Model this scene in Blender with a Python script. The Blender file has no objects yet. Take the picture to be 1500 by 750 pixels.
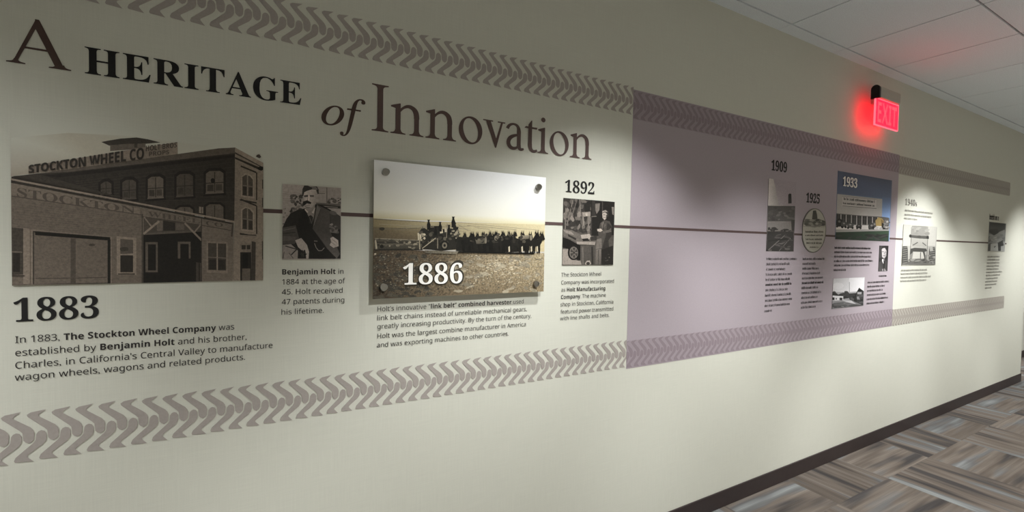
import bpy, bmesh, math, random
from mathutils import Matrix, Vector
random.seed(7)
scene = bpy.context.scene
C = scene.collection

# ------------------------------------------------------------------ camera, world, lights, exposure
CAM = Vector((0.0, -1.57, 1.47))
F_PX = 650.04
YAW, PITCH, ROLL = 0.504661, -0.0311666, 0.0189567
_cy, _sy = math.cos(YAW), math.sin(YAW)
FWD = Vector((_sy * math.cos(PITCH), _cy * math.cos(PITCH), math.sin(PITCH)))
_r0 = Vector((_cy, -_sy, 0)); _u0 = _r0.cross(FWD)
RIGHT = math.cos(ROLL) * _r0 + math.sin(ROLL) * _u0
UP = -math.sin(ROLL) * _r0 + math.cos(ROLL) * _u0
cam_data = bpy.data.cameras.new('camera')
cam_data.sensor_width = 36.0
cam_data.lens = F_PX / 1500.0 * 36.0
cam_data.clip_start = 0.02
cam = bpy.data.objects.new('camera', cam_data); C.objects.link(cam)
m3 = Matrix((RIGHT, UP, -FWD)).transposed()
cam.matrix_world = Matrix.Translation(CAM) @ m3.to_4x4()
scene.camera = cam

scene.view_settings.view_transform = 'Standard'
scene.view_settings.look = 'None'
scene.view_settings.exposure = 0.0
scene.view_settings.gamma = 1.0
scene.view_settings.use_curve_mapping = False

world = bpy.data.worlds.new('world'); scene.world = world
world.use_nodes = True
world.node_tree.nodes['Background'].inputs[0].default_value = (1.0, 0.97, 0.92, 1)
world.node_tree.nodes['Background'].inputs[1].default_value = 0.05

CEIL = 2.742
SPOT_W = 118
SPOTS = [(-1.52, -0.75, 1.15), (1.33, -0.75, 1.1), (4.66, -0.75, 1.95), (7.25, -0.75, .85)]
SPOT_HALF = 47.0
SPOT_COL = (0.965, 1.0, 1.0)
WALL_FILL_W = 265
WALL_FILL_HALF = 26.0
WALL_FILL_Z = 0.56
WALL_FILLS = [(-2.4, -1.70, .30), (-0.8, -1.70, .36), (0.8, -1.70, .72), (2.4, -1.70, 1.0), (4.0, -1.70, 1.0), (5.6, -1.70, .7), (7.2, -1.70, .9)]
DOWN_FILL_W = 350
DOWN_FILLS = [(x, -2.05) for x in (-1.6, 0.0, 1.6, 3.2, 4.8, 6.4, 8.0, 9.6)] + [(8.7, -0.55), (10.6, -0.55)]  # last pair added only to brighten the recess past the wall end
EXIT_E = 4.5

def add_light(name, kind, loc, energy, color, **kw):
    d = bpy.data.lights.new(name, kind); d.energy = energy; d.color = color
    for k, v in kw.items(): setattr(d, k, v)
    o = bpy.data.objects.new(name, d); o.location = loc; C.objects.link(o)
    return o
for (lx, ly, k) in SPOTS:                                 # wall washers close to the display
    add_light('wall_washer_light', 'SPOT', (lx, ly, CEIL - 0.03), SPOT_W * k, SPOT_COL,
              spot_size=math.radians(2 * SPOT_HALF), spot_blend=0.5, shadow_soft_size=0.035)
for (lx, ly, k) in WALL_FILLS:                               # added fill spots, made up to brighten the lower display wall
    o = add_light('wall_fill_light', 'SPOT', (lx, ly, CEIL - 0.03), WALL_FILL_W * k, SPOT_COL,
                  spot_size=math.radians(2 * WALL_FILL_HALF), spot_blend=1.0, shadow_soft_size=0.06)
    o.rotation_euler = Vector((0, -ly, WALL_FILL_Z + (0.3 if lx < 0 else 0.0) - CEIL)).to_track_quat('-Z', 'Y').to_euler()
for (lx, ly) in DOWN_FILLS:                                   # added downward fills for bounce light in the corridor and far recess
    add_light('down_fill_light', 'SPOT', (lx, ly, CEIL - 0.03), DOWN_FILL_W, SPOT_COL,
              spot_size=math.radians(60), spot_blend=0.5, shadow_soft_size=0.06)

# ------------------------------------------------------------------ helpers
def unproject(px, py, y=0.0):
    """Photograph pixel (1500 x 750) to the point where its line of sight meets the plane at depth y."""
    d = RIGHT * ((px - 750.0) / F_PX) + UP * ((375.0 - py) / F_PX) + FWD
    t = (y - CAM.y) / d.y
    p = CAM + d * t
    return p.x, p.z

def s2l(c):
    c = max(0.0, min(1.0, c / 255.0))
    return c / 12.92 if c <= 0.04045 else ((c + 0.055) / 1.055) ** 2.4
def rgb(r, g, b): return (s2l(r), s2l(g), s2l(b), 1.0)

def mat(name, color, rough=0.6, metal=0.0, spec=0.3, noise=None, bump=None, emit=None):
    m = bpy.data.materials.new(name); m.use_nodes = True
    nt = m.node_tree; b = nt.nodes['Principled BSDF']
    b.inputs['Base Color'].default_value = color
    b.inputs['Roughness'].default_value = rough
    b.inputs['Metallic'].default_value = metal
    b.inputs['Specular IOR Level'].default_value = spec
    if noise or bump:
        tc = nt.nodes.new('ShaderNodeTexCoord')
    if noise:
        sc_, amt = noise
        n = nt.nodes.new('ShaderNodeTexNoise'); n.inputs['Scale'].default_value = sc_; n.inputs['Detail'].default_value = 3
        nt.links.new(tc.outputs['Object'], n.inputs['Vector'])
        mr = nt.nodes.new('ShaderNodeMapRange'); mr.inputs['From Min'].default_value = 0.3; mr.inputs['From Max'].default_value = 0.7
        mr.inputs['To Min'].default_value = 1 - amt; mr.inputs['To Max'].default_value = 1 + amt
        nt.links.new(n.outputs['Fac'], mr.inputs['Value'])
        mx = nt.nodes.new('ShaderNodeVectorMath'); mx.operation = 'SCALE'
        mx.inputs[0].default_value = color[:3]
        nt.links.new(mr.outputs[0], mx.inputs['Scale'])
        nt.links.new(mx.outputs[0], b.inputs['Base Color'])
    if bump:
        sc_, st = bump
        n2 = nt.nodes.new('ShaderNodeTexNoise'); n2.inputs['Scale'].default_value = sc_; n2.inputs['Detail'].default_value = 2
        nt.links.new(tc.outputs['Object'], n2.inputs['Vector'])
        bp = nt.nodes.new('ShaderNodeBump'); bp.inputs['Strength'].default_value = st; bp.inputs['Distance'].default_value = 0.002
        nt.links.new(n2.outputs['Fac'], bp.inputs['Height'])
        nt.links.new(bp.outputs[0], b.inputs['Normal'])
    if emit:
        b.inputs['Emission Color'].default_value = emit[0]; b.inputs['Emission Strength'].default_value = emit[1]
    return m

def link_mesh(name, verts, faces, material, parent=None, smooth=False):
    me = bpy.data.meshes.new(name); me.from_pydata(verts, [], faces); me.update()
    if material: me.materials.append(material)
    if smooth:
        for p in me.polygons: p.use_smooth = True
    o = bpy.data.objects.new(name, me); C.objects.link(o)
    if parent: o.parent = parent; o.matrix_parent_inverse = parent.matrix_world.inverted()
    return o

def bm_obj(name, bm, material, parent=None, smooth=False):
    me = bpy.data.meshes.new(name); bm.to_mesh(me); bm.free()
    if material: me.materials.append(material)
    if smooth:
        for p in me.polygons: p.use_smooth = True
    o = bpy.data.objects.new(name, me); C.objects.link(o)
    if parent: o.parent = parent; o.matrix_parent_inverse = parent.matrix_world.inverted()
    return o

def box_into(bm, x0, x1, y0, y1, z0, z1, bevel=0.0):
    vs = bmesh.ops.create_cube(bm, size=1.0)['verts']
    for v in vs:
        v.co = Vector(((x0 + x1) / 2 + v.co.x * (x1 - x0), (y0 + y1) / 2 + v.co.y * (y1 - y0), (z0 + z1) / 2 + v.co.z * (z1 - z0)))
    if bevel:
        es = list({e for v in vs for e in v.link_edges})
        bmesh.ops.bevel(bm, geom=es, offset=bevel, segments=2, affect='EDGES', profile=0.5)

def box(name, x0, x1, y0, y1, z0, z1, material, parent=None, bevel=0.0):
    bm = bmesh.new(); box_into(bm, x0, x1, y0, y1, z0, z1, bevel)
    return bm_obj(name, bm, material, parent)

def cyl_y_into(bm, cx, cz, y0, y1, r, seg=28, bevel=0.0):
    ret = bmesh.ops.create_cone(bm, cap_ends=True, segments=seg, radius1=r, radius2=r, depth=1.0)
    for v in ret['verts']:
        x, y, z = v.co
        v.co = Vector((cx + x, (y0 + y1) / 2 + z * (y1 - y0), cz + y))
    if bevel:
        es = [e for v in ret['verts'] for e in v.link_edges if abs((e.verts[0].co - e.verts[1].co).y) < 1e-6]
        bmesh.ops.bevel(bm, geom=list(set(es)), offset=bevel, segments=2, affect='EDGES')
    bmesh.ops.recalc_face_normals(bm, faces=bm.faces)

def struct(o):
    o['kind'] = 'structure'; return o
def tag(o, label, cat, group=None):
    o['label'] = label; o['category'] = cat
    if group: o['group'] = group
    return o
def empty(name, loc):
    o = bpy.data.objects.new(name, None); o.location = loc; o.empty_display_size = 0.05
    C.objects.link(o); bpy.context.view_layer.update(); return o

# ------------------------------------------------------------------ materials
CREAM = rgb(206, 204, 192)
def wall_material():
    m = bpy.data.materials.new('cream_wall_covering'); m.use_nodes = True
    nt = m.node_tree; b = nt.nodes['Principled BSDF']
    b.inputs['Roughness'].default_value = 0.75; b.inputs['Specular IOR Level'].default_value = 0.2
    tc = nt.nodes.new('ShaderNodeTexCoord')
    outs = []
    for sc_ in ((9, 9, 420), (420, 9, 9)):                       # fine horizontal and vertical threads
        mp_ = nt.nodes.new('ShaderNodeMapping'); mp_.inputs['Scale'].default_value = sc_
        nt.links.new(tc.outputs['Object'], mp_.inputs['Vector'])
        n = nt.nodes.new('ShaderNodeTexNoise'); n.inputs['Scale'].default_value = 1.0; n.inputs['Detail'].default_value = 2
        nt.links.new(mp_.outputs[0], n.inputs['Vector']); outs.append(n)
    add = nt.nodes.new('ShaderNodeMath'); add.operation = 'ADD'
    nt.links.new(outs[0].outputs['Fac'], add.inputs[0]); nt.links.new(outs[1].outputs['Fac'], add.inputs[1])
    mr = nt.nodes.new('ShaderNodeMapRange'); mr.inputs['From Min'].default_value = 0.6; mr.inputs['From Max'].default_value = 1.4
    mr.inputs['To Min'].default_value = 0.955; mr.inputs['To Max'].default_value = 1.045
    nt.links.new(add.outputs[0], mr.inputs['Value'])
    mx = nt.nodes.new('ShaderNodeVectorMath'); mx.operation = 'SCALE'; mx.inputs[0].default_value = CREAM[:3]
    nt.links.new(mr.outputs[0], mx.inputs['Scale']); nt.links.new(mx.outputs[0], b.inputs['Base Color'])
    return m
M_WALL = wall_material()
M_BASE = mat('dark_brown_vinyl', rgb(55, 46, 45), 0.5, noise=(30, 0.06))
M_TILE = mat('white_mineral_tile', rgb(230, 236, 241), 0.9, spec=0.1, noise=(260, 0.10), bump=(220, 0.35))
M_GRID = mat('shadow_line_grid', rgb(118, 114, 108), 0.6)
M_MAUVE = mat('mauve_vinyl', rgb(168, 156, 162), 0.6, noise=(180, 0.03))
M_TREAD = mat('grey_taupe_ink', rgb(162, 153, 147), 0.65, noise=(160, 0.04))
M_TREAD_M = mat('dark_mauve_ink', rgb(140, 126, 132), 0.65, noise=(160, 0.04))
M_BAND_M = mat('mid_mauve_ink', rgb(156, 143, 149), 0.65, noise=(160, 0.03))
M_BAND_R = mat('pale_taupe_ink', rgb(174, 167, 157), 0.65, noise=(160, 0.03))
M_TREAD_R = mat('taupe_ink', rgb(154, 146, 139), 0.65, noise=(160, 0.04))
M_LINE = mat('brown_line_ink', rgb(86, 68, 66), 0.6, noise=(60, 0.05))
M_BROWN = mat('brown_lettering_ink', rgb(92, 74, 70), 0.6, noise=(60, 0.05))
M_BROWN_D = mat('dark_brown_lettering_ink', rgb(74, 56, 50), 0.6, noise=(60, 0.05))
M_BLACK = mat('black_lettering_ink', rgb(28, 26, 26), 0.6, noise=(60, 0.08))
M_TEXT = mat('charcoal_text_ink', rgb(46, 41, 41), 0.6, noise=(60, 0.08))
M_TEXT_P = mat('grey_text_ink', rgb(120, 114, 108), 0.6, noise=(60, 0.08))
M_WHITE = mat('white_lettering_ink', rgb(238, 234, 228), 0.5, noise=(60, 0.02))
M_STEEL = mat('brushed_steel', rgb(150, 146, 140), 0.32, metal=1.0, noise=(300, 0.06))
M_BLACKP = mat('black_plastic', rgb(22, 21, 21), 0.45, noise=(80, 0.1))
M_ALU = mat('satin_aluminium', rgb(176, 172, 160), 0.5, metal=0.0, noise=(200, 0.05))
M_WHITEM = mat('white_metal_trim', rgb(225, 224, 220), 0.5, noise=(80, 0.02))

def carpet_material():
    m = bpy.data.materials.new('streaked_carpet_tile'); m.use_nodes = True
    nt = m.node_tree; b = nt.nodes['Principled BSDF']; L = nt.links.new; N = nt.nodes.new
    b.inputs['Roughness'].default_value = 0.95; b.inputs['Specular IOR Level'].default_value = 0.05
    tc = N('ShaderNodeTexCoord')
    T = 0.61
    off = N('ShaderNodeMapping'); off.inputs['Location'].default_value = (-3.495 / T + 40, 0.295 / T + 40, 0.0)
    off.inputs['Scale'].default_value = (1 / T, 1 / T, 1.0)
    L(tc.outputs['Object'], off.inputs['Vector'])
    chk = N('ShaderNodeTexChecker'); chk.inputs['Scale'].default_value = 1.0
    zfix = N('ShaderNodeVectorMath'); zfix.operation = 'MULTIPLY_ADD'
    zfix.inputs[1].default_value = (1, 1, 0); zfix.inputs[2].default_value = (0, 0, 0.5)
    L(off.outputs[0], zfix.inputs[0]); L(zfix.outputs[0], chk.inputs['Vector'])
    fl = N('ShaderNodeVectorMath'); fl.operation = 'FLOOR'; L(zfix.outputs[0], fl.inputs[0])
    wn = N('ShaderNodeTexWhiteNoise'); wn.noise_dimensions = '3D'; L(fl.outputs[0], wn.inputs['Vector'])
    def streak(scale, detail, sharp):
        mixes = []
        for sc_ in ((scale[0], scale[1], 1), (scale[1], scale[0], 1)):
            mp_ = N('ShaderNodeMapping'); mp_.inputs['Scale'].default_value = sc_
            L(tc.outputs['Object'], mp_.inputs['Vector'])
            addv = N('ShaderNodeVectorMath'); addv.operation = 'MULTIPLY_ADD'
            L(wn.outputs['Color'], addv.inputs[0]); addv.inputs[1].default_value = (37, 37, 37)
            L(mp_.outputs[0], addv.inputs[2])
            n = N('ShaderNodeTexNoise'); n.inputs['Scale'].default_value = 1.0; n.inputs['Detail'].default_value = detail
            n.inputs['Roughness'].default_value = sharp
            L(addv.outputs[0], n.inputs['Vector']); mixes.append(n)
        mx = N('ShaderNodeMix'); mx.data_type = 'FLOAT'
        L(chk.outputs['Fac'], mx.inputs['Factor']); L(mixes[0].outputs['Fac'], mx.inputs['A']); L(mixes[1].outputs['Fac'], mx.inputs['B'])
        return mx
    s1 = streak((1.1, 9.0), 2.0, 0.5)        # broad bands
    s2 = streak((1.0, 40.0), 3.0, 0.62)         # fine streaks
    r1 = N('ShaderNodeValToRGB'); e = r1.color_ramp.elements
    e[0].position = 0.33; e[0].color = rgb(82, 78, 77); e[1].position = 0.72; e[1].color = rgb(150, 152, 151)
    for pos, col in ((0.43, (116, 106, 98)), (0.52, (126, 116, 108)), (0.60, (118, 117, 117))):
        k = e.new(pos); k.color = rgb(*col)
    L(s1.outputs['Result'], r1.inputs['Fac'])
    r2 = N('ShaderNodeValToRGB'); e = r2.color_ramp.elements
    e[0].position = 0.30; e[0].color = (0.74, 0.72, 0.71, 1); e[1].position = 0.74; e[1].color = (1.36, 1.37, 1.38, 1)
    k = e.new(0.52); k.color = (0.98, 0.97, 0.96, 1)
    L(s2.outputs['Result'], r2.inputs['Fac'])
    mul = N('ShaderNodeMix'); mul.data_type = 'RGBA'; mul.blend_type = 'MULTIPLY'; mul.inputs['Factor'].default_value = 1.0
    L(r1.outputs['Color'], mul.inputs[6]); L(r2.outputs['Color'], mul.inputs[7])
    tone = N('ShaderNodeMapRange'); tone.inputs['To Min'].default_value = 0.58; tone.inputs['To Max'].default_value = 0.76
    L(wn.outputs['Value'], tone.inputs['Value'])
    sca = N('ShaderNodeVectorMath'); sca.operation = 'SCALE'; L(mul.outputs[2], sca.inputs[0]); L(tone.outputs[0], sca.inputs['Scale'])
    L(sca.outputs[0], b.inputs['Base Color'])
    nb = N('ShaderNodeTexNoise'); nb.inputs['Scale'].default_value = 420; L(tc.outputs['Object'], nb.inputs['Vector'])
    bp = N('ShaderNodeBump'); bp.inputs['Strength'].default_value = 0.5; bp.inputs['Distance'].default_value = 0.004
    L(nb.outputs['Fac'], bp.inputs['Height']); L(bp.outputs[0], b.inputs['Normal'])
    return m

def art_material():
    """Photographic print: tones come from the print itself, plus film grain."""
    m = bpy.data.materials.new('photographic_print'); m.use_nodes = True
    nt = m.node_tree; b = nt.nodes['Principled BSDF']; L = nt.links.new; N = nt.nodes.new
    b.inputs['Roughness'].default_value = 0.45; b.inputs['Specular IOR Level'].default_value = 0.2
    at = N('ShaderNodeAttribute'); at.attribute_name = 'tone'
    tc = N('ShaderNodeTexCoord')
    n = N('ShaderNodeTexNoise'); n.inputs['Scale'].default_value = 150; n.inputs['Detail'].default_value = 5; n.inputs['Roughness'].default_value = 0.85
    L(tc.outputs['Object'], n.inputs['Vector'])
    mr = N('ShaderNodeMapRange'); mr.inputs['From Min'].default_value = 0.36; mr.inputs['From Max'].default_value = 0.64
    L(n.outputs['Fac'], mr.inputs['Value'])
    # grain amount is stored in the alpha of the tone attribute
    lo = N('ShaderNodeMath'); lo.operation = 'SUBTRACT'; lo.inputs[0].default_value = 1.0; L(at.outputs['Alpha'], lo.inputs[1])
    hi = N('ShaderNodeMath'); hi.operation = 'ADD'; hi.inputs[0].default_value = 1.0; L(at.outputs['Alpha'], hi.inputs[1])
    L(lo.outputs[0], mr.inputs['To Min']); L(hi.outputs[0], mr.inputs['To Max'])
    mx = N('ShaderNodeVectorMath'); mx.operation = 'SCALE'; L(at.outputs['Color'], mx.inputs[0]); L(mr.outputs[0], mx.inputs['Scale'])
    L(mx.outputs[0], b.inputs['Base Color'])
    return m
M_ART = art_material()

# ------------------------------------------------------------------ the corridor
X0, X1 = -3.2, 12.0
WALL_END = 7.478
YB = -2.55
struct(box('wall_left', X0, WALL_END, 0.0, 0.36, 0.0, CEIL + 0.15, M_WALL))
struct(box('wall_far_left', WALL_END, X1, 0.36, 0.50, 0.0, CEIL + 0.15, M_WALL))
struct(box('wall_end', X1, X1 + 0.12, YB - 0.12, 0.50, 0.0, CEIL + 0.15, M_WALL))
struct(box('wall_right', X0, X1, YB - 0.12, YB, 0.0, CEIL + 0.15, M_WALL))
struct(box('floor', X0, X1 + 0.12, YB - 0.12, 0.50, -0.10, 0.0, carpet_material()))
def baseboard(name, x0, x1, y0, y1):
    bm = bmesh.new(); box_into(bm, x0, x1, y0, y1, 0.0, 0.094, 0.0025)
    return struct(bm_obj(name, bm, M_BASE))
baseboard('baseboard_left', X0, WALL_END + 0.006, -0.008, 0.0)
baseboard('baseboard_left_return', WALL_END, WALL_END + 0.006, 0.0, 0.36)
baseboard('baseboard_far_left', WALL_END + 0.006, X1, 0.352, 0.36)
baseboard('baseboard_right', X0, X1, YB, YB + 0.008)

# suspended ceiling: lay-in tiles with a narrow shadow line round each
bm = bmesh.new(); box_into(bm, X0, X1 + 0.12, YB - 0.12, 0.50, CEIL + 0.012, CEIL + 0.15)
ceil = struct(bm_obj('ceiling', bm, M_GRID))
bm = bmesh.new()
T, g = 0.6125, 0.0045
xs = [2.617 + T * k for k in range(-10, 16)]
rows = [(-0.078, 0.0)] + [(-0.078 - T * (k + 1), -0.078 - T * k) for k in range(5)]
for (ya, yb) in rows:
    for i in range(len(xs) - 1):
        edge = yb == 0.0
        gx = 0.0016 if edge else g
        x_a, x_b = max(xs[i], X0), min(xs[i + 1], X1)
        if x_b - x_a < 0.05: continue
        ya_ = max(ya, YB)
        if yb - ya_ < 0.03: continue
        box_into(bm, x_a + gx, x_b - gx, ya_ + g, yb - (0.0 if edge else g), CEIL, CEIL + 0.0125, 0.0 if edge else 0.0015)
for xa, xb in ((WALL_END + 0.002, 9.7), (9.71, X1)):
    box_into(bm, xa, xb, 0.003, 0.36, CEIL, CEIL + 0.0125)
struct(bm_obj('ceiling_tiles', bm, M_TILE, ceil))

# recessed wall washers that light the display, then fixtures for the added fills
def downlight(lx, ly, label):
    r = empty('recessed_downlight', (lx, ly, CEIL))
    tag(r, label, 'ceiling light', 'recessed downlights washing the display wall')
    seg = 40
    def lathe(name, prof, m):
        vs, fs = [], []
        for (rad, z) in prof:
            for k in range(seg):
                a = 2 * math.pi * k / seg
                vs.append((lx + rad * math.cos(a), ly + rad * math.sin(a), CEIL + z))
        for j in range(len(prof) - 1):
            for k in range(seg):
                fs.append((j * seg + k, j * seg + (k + 1) % seg, (j + 1) * seg + (k + 1) % seg, (j + 1) * seg + k))
        return link_mesh(name, vs, fs, m, r, True)
    lathe('trim_ring', [(0.075, 0.0), (0.078, -0.004), (0.095, -0.005), (0.098, 0.0)], M_WHITEM)
    lathe('reflector', [(0.075, -0.001), (0.070, -0.002), (0.066, -0.0005)], M_STEEL)
DL = ['recessed round downlight in ceiling left of the heading', 'recessed round downlight in ceiling above the harvester board',
      'recessed round downlight in ceiling beyond the exit sign', 'recessed round downlight in ceiling at the far end of the display wall']
for (lx, ly, k), lb in zip(SPOTS, DL): downlight(lx, ly, lb)
ORD = ['first', 'second', 'third', 'fourth', 'fifth', 'sixth', 'seventh', 'eighth']  # fixtures from here on are made up to carry the fill lights
for (lx, ly, k), od in zip(WALL_FILLS, ORD): downlight(lx, ly, 'added fill-light fixture in the middle row of the corridor ceiling, %s from the near end' % od)
for (lx, ly), od in zip(DOWN_FILLS[8:], ('nearer', 'farther')): downlight(lx, ly, 'added fill-light fixture past the end of the display wall, the %s of two' % od)
for (lx, ly), od in zip(DOWN_FILLS[:8], ORD): downlight(lx, ly, 'added fill-light fixture in the row farthest from the display wall, %s from the near end' % od)
# ------------------------------------------------------------------ lettering
STYLES = {'serif': (0x1D400, 0x1D41A, 0x1D7CE), 'italic': (0x1D434, 0x1D44E, None),
          'sans': (0x1D5A0, 0x1D5BA, 0x1D7E2), 'sansbold': (0x1D5D4, 0x1D5EE, 0x1D7EC)}
def style_map(s, st):
    u, l, d = STYLES[st]; r = ''
    for ch in s:
        if 'A' <= ch <= 'Z': r += chr(u + ord(ch) - 65)
        elif 'a' <= ch <= 'z': r += chr(l + ord(ch) - 97)
        elif ch.isdigit() and d: r += chr(d + int(ch))
        else: r += ch
    return r
_tc = bpy.data.curves.new('lettering', 'FONT'); _tc.resolution_u = 4
_to = bpy.data.objects.new('lettering', _tc); C.objects.link(_to)
def glyphs(s, offset=0.0, spacing=1.0):
    """Flat letter shapes: vertices (x, y) and faces."""
    _tc.body = s; _tc.offset = offset; _tc.space_character = spacing
    bpy.context.view_layer.update()
    dg = bpy.context.evaluated_depsgraph_get()
    me = bpy.data.meshes.new_from_object(_to.evaluated_get(dg))
    v = [(p.co.x, p.co.y) for p in me.vertices]; f = [tuple(p.vertices) for p in me.polygons]
    bpy.data.meshes.remove(me)
    return v, f
_cap = {}
def cap_height(st):
    if st not in _cap:
        v, _ = glyphs(style_map('H' if st != 'italic' else 'I', st)); _cap[st] = max(p[1] for p in v)
    return _cap[st]
class Letters:
    """Collects lines of lettering lying flat on a surface at depth y; built as ONE mesh."""
    def __init__(self, y): self.y = y; self.v = []; self.f = []
    def add(self, pts, faces):
        n = len(self.v); self.v += [(x, self.y, z) for x, z in pts]; self.f += [tuple(i + n for i in f) for f in faces]
    def line(self, s, st, x0, x1, z0, z1, cap, offset=0.0, spacing=1.0):
        """*words* between stars are bold."""
        if st == 'sans':
            t = ''.join(style_map(p, 'sansbold' if i % 2 else 'sans') for i, p in enumerate(s.split('*')))
        else: t = style_map(s, st)
        v, f = glyphs(t, offset, spacing)
        a, b = min(p[0] for p in v), max(p[0] for p in v); k = cap / cap_height(st)
        out = []
        for x, y in v:
            u = (x - a) / (b - a)
            out.append((x0 + (x1 - x0) * u, z0 + (z1 - z0) * u + y * k))
        self.add(out, f)
    def quad(self, s, st, tl, tr, br, bl, offset=0.0):
        v, f = glyphs(style_map(s, st), offset)
        a, b = min(p[0] for p in v), max(p[0] for p in v); c, d = min(p[1] for p in v), max(p[1] for p in v)
        out = []
        for x, y in v:
            u = (x - a) / (b - a); w = (y - c) / (d - c)
            out.append(tuple((bl[i] * (1 - u) + br[i] * u) * (1 - w) + (tl[i] * (1 - u) + tr[i] * u) * w for i in (0, 1)))
        self.add(out, f)
    def tiny(self, x0, x1, z, h, bold=False, rnd=None):
        """A line of lettering too small and far to read: word shapes made of stems, bowls and bars."""
        rnd = rnd or random
        x = x0; w = h * (0.20 if bold else 0.13)
        def r(a, b, c, d): self.add([(a, c), (b, c), (b, d), (a, d)], [(0, 1, 2, 3)])
        while x < x1 - h * 0.3:
            for _ in range(rnd.randint(2, 9)):
                if x > x1 - h * 0.3: break
                lw = h * rnd.choice((0.38, 0.42, 0.46)); k = rnd.randint(0, 5); xh = h * 0.7
                if k == 0: r(x, x + w, z, z + h)
                elif k == 1: r(x, x + w, z, z + xh); r(x + lw - w, x + lw, z, z + xh); r(x, x + lw, z + xh - w, z + xh)
                elif k == 2: r(x, x + w, z, z + xh); r(x + lw - w, x + lw, z, z + xh); r(x, x + lw, z + xh - w, z + xh); r(x, x + lw, z, z + w)
                elif k == 3: r(x, x + w, z, z + xh); r(x, x + lw, z + xh - w, z + xh); r(x, x + lw, z + xh * .45, z + xh * .45 + w); r(x, x + lw, z, z + w)
                elif k == 4: r(x, x + w, z, z + h); r(x + lw - w, x + lw, z, z + xh); r(x, x + lw, z + xh - w, z + xh)
                else: r(x, x + lw, z, z + w); r(x, x + lw, z + xh - w, z + xh); r(x + lw - w, x + lw, z, z + xh)
                x += (w if k == 0 else lw) + h * 0.10
            x += h * 0.26
    def build(self, name, material, parent=None):
        return link_mesh(name, self.v, self.f, material, parent)

Y_INK = -0.0016        # lettering lies on the wall
# ---- roman letters of the heading, drawn by hand: outline pieces in units of the cap height
def curve_pts(p0, p1, p2, p3, n=10):
    return [tuple((1 - t) ** 3 * p0[i] + 3 * (1 - t) ** 2 * t * p1[i] + 3 * (1 - t) * t * t * p2[i] + t ** 3 * p3[i] for i in (0, 1)) for t in [k / n for k in range(n + 1)]]
def stroke(pts, widths):
    """A pen stroke along pts with a width at each point, as a strip of quads."""
    v, f = [], []
    for i, p in enumerate(pts):
        a = pts[max(i - 1, 0)]; b = pts[min(i + 1, len(pts) - 1)]
        dx, dy = b[0] - a[0], b[1] - a[1]; l = math.hypot(dx, dy) or 1
        nx, ny = -dy / l, dx / l; w = widths[i] / 2 if isinstance(widths, list) else widths / 2
        v += [(p[0] + nx * w, p[1] + ny * w), (p[0] - nx * w, p[1] - ny * w)]
    for i in range(len(pts) - 1): f.append((2 * i, 2 * i + 1, 2 * i + 3, 2 * i + 2))
    return v, f
def poly(*pts): return list(pts), [tuple(range(len(pts)))]
def serif_foot(cx, y, half, stem, up=1, t=0.032):
    """Bracketed slab serif under (up=1) or over (up=-1) a stem."""
    s = stem / 2
    pts = [(cx - half, y), (cx + half, y), (cx + half, y + up * t * .75)]
    pts += [(x, yy) for x, yy in curve_pts((cx + half * .75, y + up * t), (cx + s + .03, y + up * t * 1.1), (cx + s, y + up * .06), (cx + s, y + up * .10), 6)]
    pts += [(x, yy) for x, yy in curve_pts((cx - s, y + up * .10), (cx - s, y + up * .06), (cx - s - .03, y + up * t * 1.1), (cx - half * .75, y + up * t), 6)]
    pts += [(cx - half, y + up * t * .75)]
    return poly(*pts)
def ring(cx, cy, rx, ry, ix, iy, tilt=0.0, n=40):
    v, f = [], []
    for k in range(n):
        a = 2 * math.pi * k / n
        v.append((cx + rx * math.cos(a), cy + ry * math.sin(a)))
        x, y = ix * math.cos(a), iy * math.sin(a)
        v.append((cx + x * math.cos(tilt) - y * math.sin(tilt), cy + x * math.sin(tilt) + y * math.cos(tilt)))
    for k in range(n):
        j = (k + 1) % n; f.append((2 * k, 2 * k + 1, 2 * j + 1, 2 * j))
    return v, f
ST = 0.116            # stem
def L_A():
    P = [poly((.045, .03), (.10, .03), (.40, .955), (.385, 1.02), (.355, 1.02)),
         poly((.345, 1.02), (.40, 1.02), (.735, .03), (.61, .03), (.335, .86)),
         poly((.19, .345), (.57, .345), (.56, .39), (.205, .39)),
         serif_foot(.085, 0, .125, .05), serif_foot(.675, 0, .155, .12)]
    return P, .80
def L_I():
    return [poly((.13, .02), (.245, .02), (.245, .98), (.13, .98)), serif_foot(.1875, 0, .165, .115), serif_foot(.1875, 1, .165, .115, -1)], .38
def L_n():
    xh = .64
    arch = curve_pts((.20, .50), (.27, .60), (.36, .655), (.44, .62)) + curve_pts((.44, .62), (.53, .58), (.555, .51), (.555, .38))[1:]
    n = len(arch)
    w = [0.05 + (ST - .05) * min(1, max(0, (i / (n - 1) - .15) / .6)) for i in range(n)]
    return [poly((.115, .02), (.22, .02), (.22, .67), (.20, .67), (.02, .605), (.02, .575), (.115, .555)),
            stroke(arch, w), poly((.5025, .02), (.6075, .02), (.6075, .40), (.5025, .40)),
            serif_foot(.1675, 0, .155, ST), serif_foot(.555, 0, .15, ST)], .735
def L_o(): return [ring(.315, .315, .285, .33, .175, .285, .22)], .63
def L_v():
    return [poly((.055, .615), (.175, .615), (.345, .145), (.315, -.02), (.295, -.02)),
            poly((.44, .615), (.49, .615), (.325, -.02), (.295, -.02), (.30, .14)),
            poly((-.015, .605), (.235, .605), (.235, .635), (-.015, .635)), poly((.355, .605), (.55, .605), (.55, .635), (.355, .635))], .535
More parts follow.
